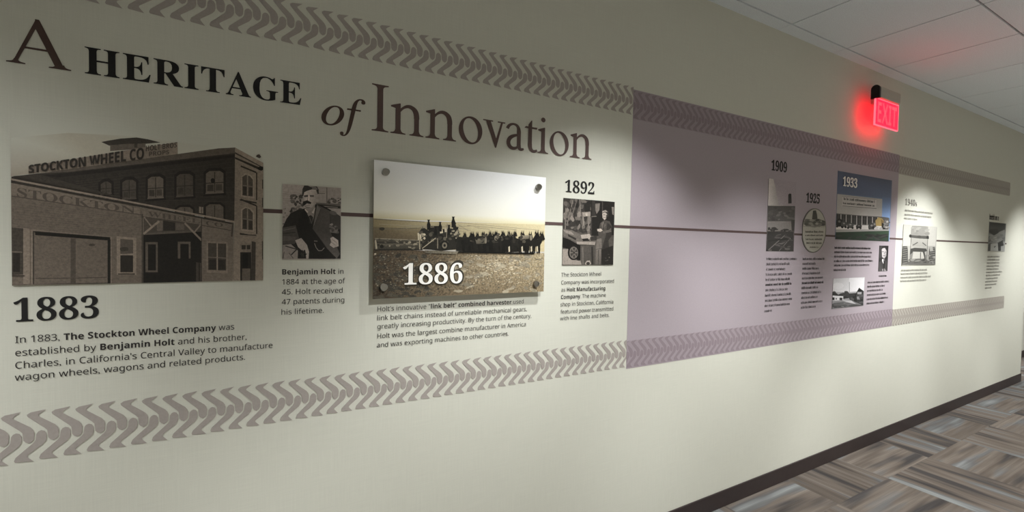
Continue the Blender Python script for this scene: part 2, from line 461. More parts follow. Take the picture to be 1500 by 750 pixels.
def L_a():
    hook = curve_pts((.075, .50), (.10, .60), (.20, .645), (.27, .63)) + curve_pts((.27, .63), (.37, .61), (.385, .53), (.385, .44))[1:]
    n = len(hook); w = [.085 - .035 * min(1, i / (n * .4)) if i < n * .4 else .05 + (ST - .05) * (i - n * .4) / (n * .6) for i in range(n)]
    bowl = curve_pts((.385, .385), (.25, .35), (.115, .31), (.105, .17)) + curve_pts((.105, .17), (.105, .02), (.28, -.03), (.385, .11))[1:]
    m = len(bowl); wb = [.045 + .06 * math.sin(math.pi * min(1, i / (m * .95))) for i in range(m)]
    tail = curve_pts((.385, .12), (.39, .02), (.45, .0), (.52, .05), 8)
    return [stroke(hook, w), poly((.3325, .10), (.4375, .10), (.4375, .45), (.3325, .45)), stroke(bowl, wb),
            stroke(tail, [ST - .065 * i / 8 for i in range(9)])], .51
def L_t():
    tail = curve_pts((.1825, .20), (.1825, .02), (.27, -.02), (.385, .055), 10)
    return [poly((.13, .17), (.235, .17), (.235, .80), (.215, .80), (.13, .68)), stroke(tail, [ST - .06 * i / 10 for i in range(11)]),
            poly((.02, .585), (.37, .585), (.385, .635), (.06, .635))], .385
def L_i():
    d = [(.165 + .062 * math.cos(2 * math.pi * k / 20), .865 + .062 * math.sin(2 * math.pi * k / 20)) for k in range(20)]
    return [poly((.115, .02), (.22, .02), (.22, .67), (.20, .67), (.02, .605), (.02, .575), (.115, .555)), serif_foot(.1675, 0, .155, ST), poly(*d)], .335
ROMAN = {'A': L_A, 'I': L_I, 'n': L_n, 'o': L_o, 'v': L_v, 'a': L_a, 't': L_t, 'i': L_i}
def roman(word, x0, x1, z, cap, y):
    L = Letters(y); pieces = []; pen = 0.0
    for ch in word:
        P, adv = ROMAN[ch]()
        for v, f in P: pieces.append(([(px + pen, py) for px, py in v], f))
        pen += adv
    a = min(p[0] for v, f in pieces for p in v); b = max(p[0] for v, f in pieces for p in v)
    k = (x1 - x0) / (b - a)
    for i, (v, f) in enumerate(pieces):
        L.y = y - 0.000012 * (i % 9)
        L.add([(x0 + (px - a) * k, z + py * cap) for px, py in v], f)
    return L

# ------------------------------------------------------------------ tread-pattern borders and the mauve field
PITCH_T = 0.0458
UP_MARK = [(0, 0), (-.029, -.004), (-.036, -.009), (-.0345, -.0145), (-.0035, -.048), (.0015, -.055), (.003, -.074), (.007, -.080), (.013, -.0835), (.019, -.080),
           (.0225, -.074), (.0235, -.058), (.0215, -.050), (.0165, -.0425), (-.0145, -.0155), (-.0145, -.0118)]
LOW_MARK = [(0, 0), (-.0335, .003), (-.0355, .007), (-.0325, .0155), (.0003, .0475), (.0042, .054), (.006, .070), (.0095, .0755), (.015, .078), (.021, .0755),
            (.0245, .069), (.025, .056), (.023, .048), (.0175, .0405), (-.0112, .0172), (-.0112, .0132)]
def treads(x0, x1, z_top, y, phase=-.407, lap=0.0):
    v, f = [], []
    zb = z_top - 0.131
    k0 = int((x0 - phase) / PITCH_T) - 2; k1 = int((x1 - phase) / PITCH_T) + 3
    for k in range(k0, k1):
        for mark, ax, az in ((UP_MARK, phase + k * PITCH_T, z_top), (LOW_MARK, phase + .021 + k * PITCH_T, zb)):
            pts = [(min(max(ax + a, x0), x1), az + b) for a, b in mark]
            if max(p[0] for p in pts) - min(p[0] for p in pts) < .004: continue
            n = len(v); v += [(px, y, pz) for px, pz in pts]; f.append(tuple(range(n, n + len(pts))))
    return v, f
Z_UP, Z_LOW = 2.2065, 1.0165
MX0, MX1 = 1.500, 4.243
for zt, nm in ((Z_UP, 'upper'), (Z_LOW, 'lower')):
    v, f = treads(-1.3, MX0 - .001, zt, -0.0012)
    tag(link_mesh('tread_border', v, f, M_TREAD), 'grey tyre-tread pattern border %s on the cream wall' % ('above the heading' if nm == 'upper' else 'below the 1883 and harvester captions'), 'wall border')

mp = empty('mural_panel', (2.87, 0, 0.876))
tag(mp, 'tall mauve vinyl field on the wall behind the 1909, 1925 and 1933 pictures', 'wall graphic')
box('vinyl_field', MX0, MX1, -0.0010, -0.0001, 0.876, 2.195, M_MAUVE, mp)
for (za, zb, zt) in ((2.058, 2.193, Z_UP - .016), (0.878, 1.010, Z_LOW - .005)):
    band = box('border_band', MX0 + .001, MX1 - .001, -0.0012, -0.0004, za, zb, M_BAND_M, mp)
    v, f = treads(MX0 + .001, MX1 - .001, zt, -0.0014)
    link_mesh('tread_marks', v, f, M_TREAD_M, band)
def rounded_strip(name, x0, x1, y0, y1, z0, z1, r, m, parent):
    pts = [(x0, z0)]
    for cx, cz, a0 in ((x1 - r, z0 + r, -90), (x1 - r, z1 - r, 0)):
        pts += [(cx + r * math.cos(math.radians(a0 + 15 * k)), cz + r * math.sin(math.radians(a0 + 15 * k))) for k in range(7)]
    pts.append((x0, z1)); n = len(pts)
    v = [(x, y0, z) for x, z in pts] + [(x, y1, z) for x, z in pts]
    f = [tuple(range(n)), tuple(range(2 * n - 1, n - 1, -1))] + [(i, (i + 1) % n, n + (i + 1) % n, n + i) for i in range(n)]
    return link_mesh(name, v, f, m, parent)
for (za, zb, zt, lb) in ((2.050, 2.190, Z_UP - .020, 'pale taupe tread border above the tractor picture, running to the far end'),
                         (0.882, 1.004, Z_LOW - .012, 'pale taupe tread border below the tractor picture, running to the far end')):
    r = empty('tread_border', (5.5, 0, za)); tag(r, lb, 'wall border')
    rounded_strip('border_band', MX1 + .002, 6.80, -0.0010, 0.0, za, zb, .022, M_BAND_R, r)
    v, f = treads(MX1 + .004, 6.79, zt, -0.0012)
    link_mesh('tread_marks', v, f, M_TREAD_R, r)

tag(box('timeline_stripe', -0.02, 6.775, -0.0015, 0.0, 1.546, 1.5585, M_LINE), 'thin brown timeline stripe running along the wall behind the pictures', 'wall stripe')

# ------------------------------------------------------------------ heading
hd = empty('wall_heading', (0.35, 0, 1.84))
tag(hd, 'large heading reading A HERITAGE of Innovation on the cream wall', 'heading')
roman('A', -.561, -.443, 1.8895, .113, Y_INK).build('lettering', M_BROWN_D, hd)['label'] = 'large dark brown capital A'
L = Letters(Y_INK); L.line('HERITAGE', 'serif', -.417, .094, 1.8895, 1.8905, .0690, spacing=1.05)
L.build('lettering', M_BLACK, hd)['label'] = 'bold black word HERITAGE'
L = Letters(Y_INK); L.line('of', 'italic', .153, .290, 1.8415, 1.8415, .094, offset=.004)
L.build('lettering', M_BROWN_D, hd)['label'] = 'dark brown italic word of'
roman('Innovation', .311, 1.260, 1.8415, .159, Y_INK).build('lettering', M_BROWN, hd)['label'] = 'tall brown word Innovation'

# ------------------------------------------------------------------ years
def year(s, x0, x1, z0, cap, m, label, parent=None, y=Y_INK, offset=0.0):
    L = Letters(y); L.line(s, 'serif', x0, x1, z0, z0, cap, offset=offset)
    o = L.build('year_lettering', m, parent)
    return tag(o, label, 'lettering') if parent is None else o
year('1883', -.555, -.394, 1.2465, .0570, M_BLACK, 'bold black year 1883 under the factory photograph')
year('1892', 1.121, 1.281, 1.6905, .0500, M_BLACK, 'bold black year 1892 above the machine shop photograph')
year('1909', 2.600, 2.760, 1.9245, .0560, M_BLACK, 'bold black year 1909 on the mauve field', offset=.02)
year('1925', 2.982, 3.140, 1.7585, .0560, M_BLACK, 'bold black year 1925 above the oval emblem', offset=.02)
def px_year(s, x0, x1, za, cap, m, label): return year(s, x0, x1, za, cap, m, label)
a = unproject(1325.3, 299.6); b = unproject(1342, 302); c = unproject(1325.3, 290.5)
year('1940s', a[0], b[0] + .01, a[1] - .003, c[1] - a[1], M_TEXT_P, 'faint year heading 1940s above the tractor picture')
a = unproject(1449, 321.5); b = unproject(1461, 323); c = unproject(1449, 313)
L = Letters(Y_INK); L.tiny(a[0], b[0] + .05, a[1], c[1] - a[1], True, random.Random(3))
tag(L.build('year_lettering', M_TEXT_P), 'small faint grey heading above the farthest picture', 'lettering')

# ------------------------------------------------------------------ captions
def caption(lines, st_cap, m, label, y=Y_INK):
    L = Letters(y)
    for (s, xa, ya, xb, yb) in lines:
        p, q = unproject(xa, ya), unproject(xb, yb)
        zz = (p[1] * .5 + q[1] * .5)
        L.line(s, 'sans', p[0], q[0], (p[1] + zz) / 2, (q[1] + zz) / 2, st_cap)
    return tag(L.build('caption', m), label, 'caption')
caption([('In 1883, *The Stockton Wheel Company* was', 22.8, 502, 343.2, 482.8),
         ('established by *Benjamin Holt* and his brother,', 22.8, 520.8, 361.2, 498),
         ("Charles, in California's Central Valley to manufacture", 22.8, 539.2, 399.2, 510),
         ('wagon wheels, wagons and related products.', 22, 557.2, 359, 527.2)], .0172, M_TEXT, 'four-line caption beginning In 1883 under the year 1883')
caption([('*Benjamin Holt* in', 413.4, 401.9, 503, 401.3), ('1884 at the age of', 413.4, 416.6, 505.6, 415),
         ('45. Holt received', 412.8, 431.4, 501.8, 428.8), ('47 patents during', 412.8, 445.8, 504.3, 442.9),
         ('his lifetime.', 412.2, 460.8, 474.2, 458.2)], .0168, M_TEXT, 'five-line caption under the seated man portrait, beginning Benjamin Holt')
caption([("Holt's innovative *\"link belt\" combined harvester* used", 552.7, 456, 766.8, 444.5),
         ('link belt chains instead of unreliable mechanical gears,', 552.7, 468.8, 771.3, 456),
         ('greatly increasing productivity. By the turn of the century,', 552.7, 481.3, 778, 465.9),
         ('Holt was the largest combine manufacturer in America', 552.7, 495.5, 770, 477.9),
         ('and was exporting machines to other countries.', 552, 508.5, 744.7, 492)], .0170, M_TEXT, 'five-line caption directly under the harvester board')
caption([('The Stockton Wheel', 821.8, 405.4, 880, 403.8), ('Company was incorporated', 821.8, 416.6, 899, 414.4),
         ('as *Holt Manufacturing*', 821.8, 427.2, 886.4, 425), ('*Company.* The machine', 821.4, 437.8, 887, 435),
         ('shop in Stockton, California', 820.8, 448.6, 898, 444.8), ('featured power transmitted', 820.8, 459.2, 898, 455),
         ('with line shafts and belts.', 820.2, 469.4, 892, 464)], .0170, M_TEXT, 'seven-line caption under the machine shop photograph')
def tiny_caption(rows, h, m, label, bold=(), seed=1):
    """rows: pixel left x, pixel right x, pixel y of the baseline at left."""
    L = Letters(Y_INK); rnd = random.Random(seed)
    for i, (xa, xb, ya) in enumerate(rows):
        p = unproject(xa, ya); q = unproject(xb, ya)
        L.tiny(p[0], q[0], p[1], h, i in bold, rnd)
    return tag(L.build('caption', m), label, 'caption')
rs = [(428, 120), (345, 178), (300, 236), (372, 293), (352, 350), (365, 405), (330, 465), (362, 523), (375, 580), (350, 637), (148, 695)]
tiny_caption([(1110 + (92 - 2.3 * i) / 7.5, 1110 + r / 7.5, 365 + y / 7.5) for i, (r, y) in enumerate(rs)], .0165, M_TEXT, 'long caption column under the 1909 picture', (5,), 2)
rs = [(730, 120), (630, 173), (665, 226), (685, 280), (710, 333), (715, 386), (665, 440), (690, 495), (655, 548), (705, 602), (635, 655)]
tiny_caption([(1110 + (490 - 2.0 * i) / 7.5, 1110 + r / 7.5, 365 + y / 7.5) for i, (r, y) in enumerate(rs)], .0165, M_TEXT, 'caption column under the oval emblem', (5,), 3)
rs = [(440, 98), (455, 142), (445, 187), (465, 232), (430, 275), (200, 322)]
tiny_caption([(1210 + (82 - 2 * i) / 6.82, 1210 + r / 6.82, 350 + y / 6.82) for i, (r, y) in enumerate(rs)], .0165, M_TEXT, 'wide caption under the blue-topped 1933 building picture', (0,), 4)
rs = [(625, 445), (585, 487), (565, 528), (595, 570), (615, 613), (580, 655)]
tiny_caption([(1210 + (412 - 2.4 * i) / 6.82, 1210 + r / 6.82, 350 + y / 6.82) for i, (r, y) in enumerate(rs)], .0165, M_TEXT, 'narrow caption beside the black-and-white house photograph', (), 5)
tiny_caption([(1210 + 525 / 6.82, 1210 + 603 / 6.82, 350 + 379 / 6.82)], .014, M_TEXT, 'one-line caption under the narrow portrait', (0,), 6)
rs = [(82, 300, 158), (78, 290, 190), (75, 180, 220)]
tiny_caption([(1310 + a / 5.357, 1310 + r / 5.357, 280 + y / 5.357) for a, r, y in rs], .017, M_TEXT_P, 'three-line grey caption between the 1940s heading and tractor picture', (), 7)
rs = [(50, 255, 630), (48, 258, 658), (48, 285, 687), (45, 250, 715)]
tiny_caption([(1310 + a / 5.357, 1310 + r / 5.357, 280 + y / 5.357) for a, r, y in rs], .017, M_TEXT_P, 'four-line grey caption under the tractor picture', (), 8)
rs = [195, 195, 195, 190, 185, 215, 200, 180, 175, 170, 130]
tiny_caption([(1430 + (93 - 2.2 * i) / 5.77, 1430 + r / 5.77, 300 + (445 + 26.5 * i) / 5.77) for i, r in enumerate(rs)], .017, M_TEXT_P, 'grey caption column under the farthest picture', (), 9)
# ------------------------------------------------------------------ printed pictures
class Print:
    """A flat photographic print on a thin sheet: tones are laid down layer over layer, all in ONE mesh.
    Shapes are given in picture coordinates (sc, ox, oy) read off the photograph."""
    def __init__(self, rect, y_face, crop, gain=1.0, tint=(1.0, .95, .90), thick=.0015, grain=.12):
        self.rect, self.yf, self.crop, self.gain, self.tint, self.th, self.gr = rect, y_face, crop, gain, tint, thick, grain
        self.v, self.f, self.c, self.n, self.step = [], [], [], 0, 1
    def col(self, t, grain=None):
        if t == 'cream': return CREAM[:3] + (0.0,)
        if isinstance(t, (int, float)): t = tuple(t * k for k in self.tint)
        return tuple(s2l(min(250, k * self.gain)) for k in t[:3]) + (self.gr if grain is None else grain,)
    def pt(self, x, y):
        sc, ox, oy = self.crop
        return unproject(ox + x / sc, oy + y / sc, self.yf)
    def clip(self, x, z):
        x0, x1, z0, z1 = self.rect
        return min(max(x, x0), x1), min(max(z, z0), z1)
    def face(self, pts, cols):
        self.n += self.step
        y = self.yf - .000014 * self.n
        i = len(self.v); self.v += [(x, y, z) for x, z in pts]
        self.f.append(tuple(range(i, i + len(pts)))); self.c += cols
    def sheet(self, tones, grain=None):
        """Base sheet with the four corner tones TL, TR, BR, BL."""
        x0, x1, z0, z1 = self.rect
        cs = [self.col(t, grain) for t in tones]
        self.face([(x0, z1), (x1, z1), (x1, z0), (x0, z0)], cs)
        i = len(self.v); yb = self.yf + self.th; e = self.col(tones[2] if isinstance(tones[2], (int, float)) else tones[2], 0)
        self.v += [(x0, self.yf, z1), (x1, self.yf, z1), (x1, self.yf, z0), (x0, self.yf, z0), (x0, yb, z1), (x1, yb, z1), (x1, yb, z0), (x0, yb, z0)]
        for a, b in ((0, 1), (1, 2), (2, 3), (3, 0)):
            self.f.append((i + a, i + b, i + 4 + b, i + 4 + a)); self.c += [e] * 4
        self.f.append((i + 4, i + 5, i + 6, i + 7)); self.c += [e] * 4
    def p(self, tone, *pts, grain=None):
        q = [self.clip(*self.pt(*a)) for a in pts]
        tones = (tone * len(pts))[:len(pts)] if isinstance(tone, list) else [tone] * len(pts)
        self.face(q, [self.col(t, grain) for t in tones])
    def strip(self, tone, a, b, w, grain=None):
        dx, dy = b[0] - a[0], b[1] - a[1]; l = math.hypot(dx, dy) or 1; nx, ny = -dy / l * w / 2, dx / l * w / 2
        self.p(tone, (a[0] + nx, a[1] + ny), (b[0] + nx, b[1] + ny), (b[0] - nx, b[1] - ny), (a[0] - nx, a[1] - ny), grain=grain)
    def lines(self, tone, pts, w):
        for a, b in zip(pts, pts[1:]): self.strip(tone, a, b, w)
    def rect_(self, tone, x0, y0, x1, y1, slope=0.0, grain=None):
        d = slope * (x1 - x0); self.p(tone, (x0, y0), (x1, y0 + d), (x1, y1 + d), (x0, y1), grain=grain)
    def ell(self, tone, cx, cy, rx, ry, a=0.0, n=18, rough=0.0, rnd=random, grain=None):
        pts = []
        for k in range(n):
            t = 2 * math.pi * k / n; s = 1 + rnd.uniform(-rough, rough)
            x, y = rx * s * math.cos(t), ry * s * math.sin(t)
            pts.append((cx + x * math.cos(a) - y * math.sin(a), cy + x * math.sin(a) + y * math.cos(a)))
        self.p(tone, *pts, grain=grain)
    def scatter(self, n, x0, y0, x1, y1, rx, ry, tones, rnd, slope=0.0):
        self.step = 3.0 / n
        for _ in range(n):
            x, y = rnd.uniform(x0, x1), rnd.uniform(y0, y1)
            self.ell(rnd.uniform(*tones), x, y + slope * (x - x0), rx * rnd.uniform(.5, 1.3), ry * rnd.uniform(.5, 1.3), rnd.uniform(-.4, .4), 8, .25, rnd)
        self.step = 1
    def text(self, s, st, tone, tl, tr, br, bl, offset=0.0):
        L = Letters(0); L.quad(s, st, tl, tr, br, bl, offset)
        self.n += 1; y = self.yf - .000014 * self.n; i = len(self.v); cc = self.col(tone, .1)
        for (x, _, z) in L.v:
            px, pz = self.clip(*self.pt(x, z)); self.v.append((px, y, pz))
        for f in L.f:
            self.f.append(tuple(k + i for k in f)); self.c += [cc] * len(f)
    def greek(self, x0, x1, y, h, tone, bold=True, rnd=None, shear=0.0):
        L = Letters(0); L.tiny(0, x1 - x0, 0, h, bold, rnd)
        self.n += 1; yy = self.yf - .000014 * self.n; i = len(self.v); cc = self.col(tone, 0)
        for (x, _, z) in L.v:
            px, pz = self.clip(*self.pt(x0 + x, y - z + shear * x)); self.v.append((px, yy, pz))
        for f in L.f:
            self.f.append(tuple(k + i for k in f)); self.c += [cc] * len(f)
    def build(self, name, parent=None):
        me = bpy.data.meshes.new(name); me.from_pydata(self.v, [], self.f); me.update()
        at = me.color_attributes.new('tone', 'FLOAT_COLOR', 'CORNER')
        flat = [k for c in self.c for k in c]
        at.data.foreach_set('color', flat)
        me.materials.append(M_ART)
        o = bpy.data.objects.new(name, me); C.objects.link(o)
        if parent: o.parent = parent; o.matrix_parent_inverse = parent.matrix_world.inverted()
        return o
YP = -.0030

# ---- 1883: the wheel factory
A = Print((-.556, -.0105, 1.338, 1.752), YP, (3, 0, 180), 1.30, (1.0, .90, .81), grain=.24)
A.sheet(['cream', 'cream', 'cream', (110, 102, 92)])
A.p(['cream', (148, 142, 129), (150, 144, 131), (130, 121, 110)], (48, 66), (300, 44), (450, 180), (48, 235), grain=.05)
A.p([(148, 142, 129), 'cream', 'cream', (150, 144, 131)], (300, 44), (640, 60), (1000, 110), (450, 180), grain=.05)
A.p(52, (445, 84), (475, 78), (530, 69), (600, 64), (650, 72), (705, 86), (640, 92), (480, 100))
A.p(84, (484, 98), (560, 92), (640, 90), (640, 112), (484, 124))
A.p(58, (590, 90), (604, 90), (604, 108), (590, 108))
A.p([103, 116, 116, 103], (125, 190), (780, 84), (782, 142), (125, 226))
A.p(46, (50, 236), (150, 224), (1035, 110), (1035, 436), (620, 362), (50, 250))
A.p(76, (150, 224), (960, 112), (1035, 108), (1035, 133), (300, 216))
A.p(36, (190, 232), (1035, 139), (1035, 152), (260, 240))
for k in range(9): A.strip(54, (330 + k * 3, 258 + k * 9), (1030, 172 + k * 22), 2.2)
for (x0, x1, y0, y1, d) in ((905, 982, 215, 308, 1), (776, 848, 228, 322, 0), (650, 718, 240, 330, 1), (538, 598, 254, 334, 0), (443, 490, 262, 312, 0)):
    A.p(34, (x0 - 10, y1 + 6), (x0 - 10, y0), (x0 + 12, y0 - 16), (x1 - 12, y0 - 18), (x1 + 10, y0 - 2), (x1 + 10, y1 + 4))
    t = 84 if d else 66
    A.p(t, (x0, y1), (x0, y0 + 8), (x0 + 16, y0 - 3), (x1 - 16, y0 - 4), (x1, y0 + 6), (x1, y1 - 2))
    A.strip(48, ((x0 + x1) / 2, y0), ((x0 + x1) / 2, y1), 4); A.strip(46, (x0, (y0 + y1) / 2 + 4), (x1, (y0 + y1) / 2), 4)
    A.rect_(54, x0 + 6, (y0 + y1) / 2 + 10, (x0 + x1) / 2 - 5, y1 - 8); 
    A.rect_(60, (x0 + x1) / 2 + 5, (y0 + y1) / 2 + 8, x1 - 6, y1 - 10)
    A.strip(92 if d else 72, (x0 - 2, y1 + 2), (x1 + 2, y1 - 2), 5)
    A.strip(32, (x0 - 12, y1 + 12), (x1 + 12, y1 + 5), 7)
A.ell(30, 935, 254, 9, 11)
for (x0, x1, y0, y1) in ((905, 982, 362, 418), (776, 848, 374, 400)):
    A.p(34, (x0 - 8, y1), (x0 - 8, y0), (x0 + 14, y0 - 14), (x1 - 14, y0 - 14), (x1 + 8, y0 + 2), (x1 + 8, y1 + 14))
    A.p(78, (x0, y1), (x0, y0 + 6), (x0 + 16, y0 - 4), (x1 - 16, y0 - 4), (x1, y0 + 8), (x1, y1 + 12)); A.strip(48, ((x0 + x1) / 2, y0), ((x0 + x1) / 2, y1), 4)
A.p(112, (875, 368), (893, 370), (893, 398), (875, 396)); A.strip(78, (886, 369), (886, 397), 5)
# lighter end wall of the brick block
A.p([112, 116, 112, 106, 104], (1033, 108), (1160, 176), (1160, 697), (1022, 697), (1030, 430))
A.p(124, (1033, 108), (1162, 178), (1162, 196), (1033, 128)); A.p(58, (1033, 128), (1162, 196), (1162, 200), (1033, 136))
A.p(112, (1033, 136), (1162, 200), (1160, 208), (1033, 146)); A.p(40, (1033, 150), (1150, 200), (1150, 212), (1033, 158))
A.ell(28, 1146, 200, 14, 9); A.p(66, (1124, 148), (1130, 140), (1140, 138), (1148, 150), (1140, 156))
for (y0, y1) in ((222, 322), (368, 470)):
    A.strip(42, (1058, y0 - 32), (1126, y0 - 4), 7); A.strip(34, (1128, y0 - 4), (1128, y1 + 18), 5)
    A.p(126, (1060, y1 + 2), (1060, y0 + 12), (1078, y0), (1100, y0 + 6), (1117, y0 + 24), (1117, y1 + 10))
    A.p(66, (1065, y1 - 3), (1065, y0 + 16), (1080, y0 + 6), (1098, y0 + 12), (1111, y0 + 28), (1111, y1 + 2))
    A.strip(106, (1088, y0 + 4), (1088, y1), 5); A.strip(96, (1063, y0 + 52), (1113, y0 + 60), 4)
    A.rect_(48, 1068, y0 + 58, 1083, y1 - 6); A.rect_(50, 1094, y0 + 64, 1109, y1 - 2)
    A.strip(38, (1054, y1 + 16), (1128, y1 + 30), 6)
A.strip(104, (1062, 496), (1128, 500), 8); A.strip(40, (1055, 490), (1126, 494), 4)
A.rect_(100, 1056, 530, 1106, 566); A.rect_(46, 1062, 537, 1080, 556); A.rect_(46, 1084, 537, 1100, 556)
A.p(52, (1106, 520), (1124, 524), (1122, 696), (1104, 696)); A.p(34, (1056, 568), (1104, 568), (1104, 696), (1056, 696)); A.p(78, (1064, 640), (1100, 640), (1100, 694), (1064, 694)); A.p(24, (1066, 574), (1090, 574), (1090, 636), (1066, 636))
for y0 in (250, 330, 520, 560): A.rect_(56, 1152, y0, 1160, y0 + 40)
# timber shed in front
A.p([88, 90, 92, 88, 84], (50, 250), (622, 372), (632, 410), (632, 704), (50, 716))
A.p([95, 92, 92, 92], (622, 372), (1028, 438), (1022, 697), (885, 697))
A.p(92, (622, 372), (1028, 438), (1024, 474), (885, 448), (628, 414))
for k in range(11): A.strip(80, (58, 345 + 11 * k), (620, 418 + 7.5 * k), 1.8)
for k in range(9): A.strip(84, (892, 485 + 22 * k), (1020, 492 + 21 * k), 1.8)
A.p([100, 100, 96, 96], (52, 262), (616, 376), (616, 402), (52, 318))
A.strip(66, (52, 322), (622, 404), 4); A.strip(62, (625, 412), (885, 449), 4); A.strip(66, (888, 450), (1022, 474), 4)
A.text('STOCKTON', 'serif', 70, (76, 283), (596, 372), (596, 400), (76, 326))
A.text('WHEEL', 'serif', 68, (650, 388), (880, 423), (880, 443), (650, 411))
A.text('CO', 'serif', 66, (905, 430), (980, 441), (980, 458), (905, 449))
A.p(46, (50, 252), (1026, 440), (1026, 447), (50, 264)); A.p(118, (50, 244), (1030, 431), (1030, 438), (50, 252))
A.p(54, (60, 234), (170, 226), (420, 296), (560, 334), (300, 286))
# passage
A.p(64, (632, 414), (884, 450), (884, 486), (632, 488)); A.p(84, (690, 428), (716, 430), (716, 474), (690, 474)); A.p(80, (772, 440), (810, 446), (810, 470), (772, 470)); A.p(42, (718, 430), (770, 438), (770, 474), (718, 474))
A.p(28, (630, 486), (884, 478), (884, 697), (630, 703))
A.p(74, (630, 484), (850, 474), (850, 481), (630, 493))
A.strip(114, (632, 488), (700, 432), 9); A.strip(104, (634, 414), (668, 458), 6); A.strip(108, (812, 440), (886, 516), 8); A.strip(104, (852, 484), (882, 448), 6)
for (x0, y0, x1, y1) in ((640, 524, 694, 656), (782, 522, 838, 596)):
    A.rect_(76, x0, y0, x1, y1); A.rect_(26, x0 + 11, y0 + 10, x1 - 8, y1 - 8 if y1 > 600 else y1)
A.p(58, (862, 612), (886, 616), (886, 697), (862, 697)); A.strip(30, (876, 616), (876, 697), 4)
A.strip(58, (626, 400), (626, 704), 5); A.strip(56, (886, 420), (886, 697), 4); A.strip(60, (1024, 440), (1018, 500), 8)
# windows and the big doors of the shed
A.rect_(104, 908, 520, 1002, 658, .04); A.rect_(56, 915, 528, 994, 646, .04); A.strip(112, (955, 528), (955, 650), 5); A.strip(92, (915, 590), (994, 594), 4); A.rect_(38, 920, 600, 950, 644); A.rect_(40, 960, 602, 990, 644)
A.p(104, (136, 468), (492, 500), (492, 706), (136, 712)); A.p(52, (146, 474), (486, 502), (486, 706), (146, 710))
A.p(86, (152, 482), (476, 512), (474, 702), (152, 708)); A.p(26, (156, 478), (484, 504), (484, 517), (156, 493)); A.p(30, (474, 512), (487, 512), (487, 704), (474, 704))
A.p(66, (312, 506), (334, 508), (334, 704), (312, 706)); A.strip(62, (160, 683), (312, 682), 4); A.strip(62, (334, 682), (470, 678), 4); A.ell(58, 405, 536, 14, 6)
A.p(106, (104, 462), (134, 466), (134, 706), (104, 708)); A.p(56, (54, 460), (104, 464), (104, 664), (54, 668)); A.rect_(36, 60, 572, 90, 655); A.strip(88, (54, 566), (100, 568), 5); A.strip(58, (54, 672), (110, 672), 6)
A.p(112, (514, 498), (600, 506), (600, 668), (514, 668)); A.p(70, (530, 510), (586, 514), (586, 574), (530, 576)); A.p(38, (530, 582), (586, 582), (586, 656), (530, 656)); A.strip(58, (520, 664), (594, 664), 6); A.ell(52, 548, 555, 20, 10, 0, 10, .2)
A.text('STOCKTON WHEEL CO', 'sansbold', 44, (128, 186), (634, 108), (634, 160), (128, 222), .012)
A.text('HOLT BROS', 'sansbold', 66, (642, 101), (778, 86), (778, 108), (642, 126)); A.text('PROPS', 'sansbold', 72, (656, 128), (744, 119), (744, 138), (656, 148))
tag(A.build('photograph'), 'wide sepia photograph of a brick wheel factory behind a timber shed, above 1883', 'photograph', None)

# ---- portrait of the seated man
A = Print((.042, .2145, 1.402, 1.6385), YP, (6, 408, 262), 1.36, (1.0, .93, .89), grain=.18)
A.sheet([132, 126, 112, 118])
R = random.Random(5)
for k in range(6): A.strip(108, (36, 110 + 20 * k), (215, 130 + 18 * k), 2)
A.scatter(34, 110, 140, 215, 330, 15, 14, (42, 100), R); A.scatter(14, 45, 260, 110, 400, 12, 10, (80, 120), R)
A.p(120, (350, 72), (545, 84), (545, 230), (350, 215)); A.strip(70, (425, 76), (425, 212), 7); A.strip(74, (352, 128), (408, 130), 5)
A.scatter(16, 440, 170, 545, 215, 14, 8, (40, 90), R); A.p(78, (330, 208), (545, 222), (545, 236), (330, 222)); A.p(42, (340, 222), (545, 238), (545, 262), (340, 250)); A.p(110, (380, 236), (520, 248), (520, 254), (380, 243))
A.p(34, (225, 262), (330, 222), (400, 240), (450, 268), (545, 330), (545, 700), (36, 700), (30, 430), (70, 350), (110, 300), (170, 272))
A.p(30, (200, 290), (300, 290), (420, 600), (500, 702), (265, 702), (250, 560), (140, 480))
A.p([62, 66, 58, 70, 78, 66, 60], (338, 226), (446, 280), (462, 480), (540, 660), (512, 700), (424, 610), (300, 436))
A.p(84, (338, 230), (372, 262), (330, 380), (306, 420), (322, 330)); A.strip(44, (372, 262), (312, 420), 4)
A.p(54, (446, 280), (545, 332), (545, 440), (470, 470)); A.ell(74, 480, 300, 34, 18, .3)
A.p(60, (30, 430), (150, 408), (180, 520), (140, 572), (32, 576)); A.strip(78, (40, 452), (150, 430), 6); A.strip(40, (36, 480), (150, 470), 6); A.p(70, (40, 500), (160, 510), (140, 540), (40, 545))
A.p(104, (236, 262), (325, 250), (312, 330), (298, 385), (262, 330)); A.p(40, (262, 330), (284, 318), (304, 336), (296, 400), (270, 390)); A.strip(78, (272, 336), (292, 392), 5)
A.p(150, (236, 262), (262, 292), (252, 300), (228, 270)); A.p(148, (322, 254), (308, 306), (292, 296), (312, 262)) ; A.p(112, (238, 230), (322, 226), (316, 262), (270, 286), (240, 262))
A.p([150, 156, 140, 128, 120, 130, 138], (214, 130), (255, 92), (325, 94), (338, 140), (330, 210), (288, 256), (240, 244)) ; A.p(126, (318, 130), (352, 118), (348, 165), (326, 200))
A.p(44, (206, 152), (210, 90), (226, 58), (258, 52), (282, 72), (336, 66), (352, 90), (354, 132), (342, 134), (332, 98), (296, 92), (250, 106), (226, 118), (218, 152))
A.p(92, (290, 74), (330, 72), (346, 92), (330, 98), (296, 88))
A.p(58, (222, 146), (258, 140), (260, 158), (226, 162)); A.p(70, (274, 142), (312, 144), (310, 160), (276, 158)); A.strip(104, (262, 160), (254, 192), 8); A.p(170, (262, 150), (272, 150), (268, 190), (258, 190))
